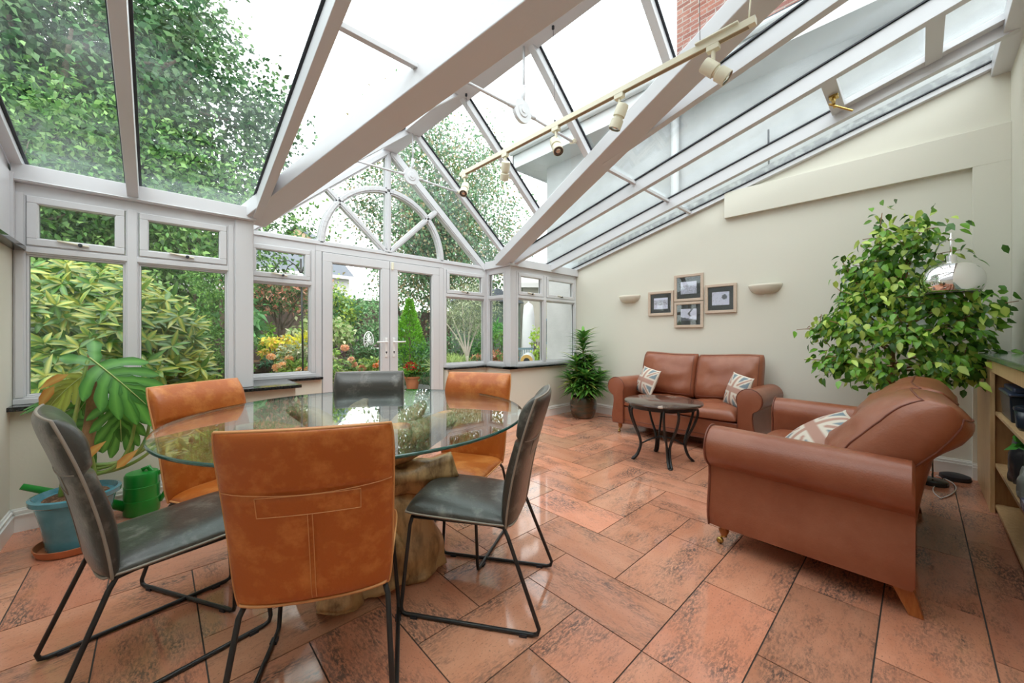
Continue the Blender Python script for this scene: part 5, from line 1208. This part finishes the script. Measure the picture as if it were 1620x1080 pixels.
m = MB(); m.tube([(0,0,.08),(0,0,2.02)], .022, 10); m.build('pole', WPLASTIC, ps); m = MB(); m.lathe([(.17,.70),(.175,.75),(.15,1.2),(.13,1.7),(.10,1.93),(.03,1.98)], n=28); m.build('canopy', mat('white_canvas', (.80,.81,.84), .9), ps, smooth=True)
ob = thing('outbuilding', 'beige rendered outbuilding with a small blue window', 'building', (8.6,7.4,-.06), math.radians(-40)); B(-.9,2.6,0,3,0,2.75).build('wall', mat('beige_render', (.50,.47,.41), .9), ob)
MB().prism([(-1.1,-.15,2.75),(-1.1,3.2,2.75),(-1.1,1.5,3.7)], (3.9,0,0)).build('roof', mat('grey_tile', (.42,.40,.39), .8, var=(.3,.29,.28), vscale=20, stretch=(1,3,3)), ob); B(-1.1,2.8,-.22,-.12,2.65,2.78).build('gutter', GUTTER, ob)
m = MB(); ring(m, lambda s,n,z:(s,n,z), -.35,.45,1.0,1.75,.06,-.03,0); f_ = m.build('window', mat('blue_paint', (.06,.20,.32), .5), ob); B(-.29,.39,-.015,-.005,1.06,1.69).build('pane', mat('dark_pane', (.05,.08,.10), .1), f_)

# ------------------------------------------------------------------ the house beside the conservatory and neighbours
hs = thing('white_house', 'white rendered two-storey house rising beside the glazed roof', 'house', (0,0,0))
B(5.30,10.5,-4,4.72,-.06,4.32).build('wall', RENDERW, hs)
m = MB().box(4.86,5.30,-4,5.14,4.30,4.32).box(5.30,11,4.72,5.14,4.30,4.32); m.build('soffit', GUTTER, hs)
m = MB().box(4.84,4.87,-4,5.16,4.28,4.62).box(4.84,11,5.13,5.16,4.28,4.62); m.build('fascia', GUTTER, hs)
m = MB(); P = [V((4.79+.055*math.cos(t), 0, 4.56+.055*math.sin(t))) for t in [PI+PI*k/8 for k in range(9)]]
m.prism([(p.x, -4, p.z) for p in P], (0,9.16,0)); m.build('gutter', GUTTER, hs)
MB().add([(4.80,5.2,4.62),(4.80,-4,4.62),(8.0,-4,6.9),(8.0,2.2,6.9),(11.2,5.2,4.62),(11.2,-4,4.62)], [(0,1,2,3),(0,3,4),(3,2,5,4),(1,0,4,5)]).build('roof', SLATE, hs)
m = MB().tube([(5.23,2.30,3.12),(5.23,2.30,4.45)], .055, 14).tube([(5.23,2.30,3.60),(5.23,2.30,3.66)], .065, 14).tube([(5.23,2.30,4.2),(5.23,2.30,4.28)], .065, 14); m.build('downpipe', GUTTER, hs, smooth='auto')
MB().tube([(5.25,1.2,2.7),(5.22,1.2,3.6)], .01, 6).build('wall_wire', GASKET, hs)
B(5.75,6.9,1.0,2.50,4.9,9.2).build('chimney', CHIMB, hs)
h2 = thing('neighbour_house', 'distant house with a blue-grey slate roof and white wall beyond the fence', 'house', (9.6,26.5,0))
B(-16,0,0,7,-.1,5.0).build('wall', RENDERW, h2); B(-16.3,.25,-.42,-.28,4.95,5.15).build('gutter', GUTTER, h2)
MB().prism([(.25,-.4,5.12),(.25,3.0,7.1),(.25,7.4,5.12)], (-16.6,0,0)).build('roof', SLATE, h2)
h3 = thing('gabled_house', 'small yellow brick gable peeping over the slate roof', 'house', (12.2,50.2,0), math.radians(-40)); B(-2.2,2.2,0,6,-.1,12.2).build('wall', GBRICK, h3); MB().prism([(-2.2,0,12.2),(2.2,0,12.2),(0,0,13.9)], (0,6,0)).build('gable', GBRICK, h3)
MB().prism([(-2.5,-.4,12.05),(0,-.4,14.0),(0,-.4,14.25),(-2.7,-.4,12.1)], (0,6.8,0)).prism([(2.5,-.4,12.05),(0,-.4,14.0),(0,-.4,14.25),(2.7,-.4,12.1)], (0,6.8,0)).build('roof', SLATE, h3)
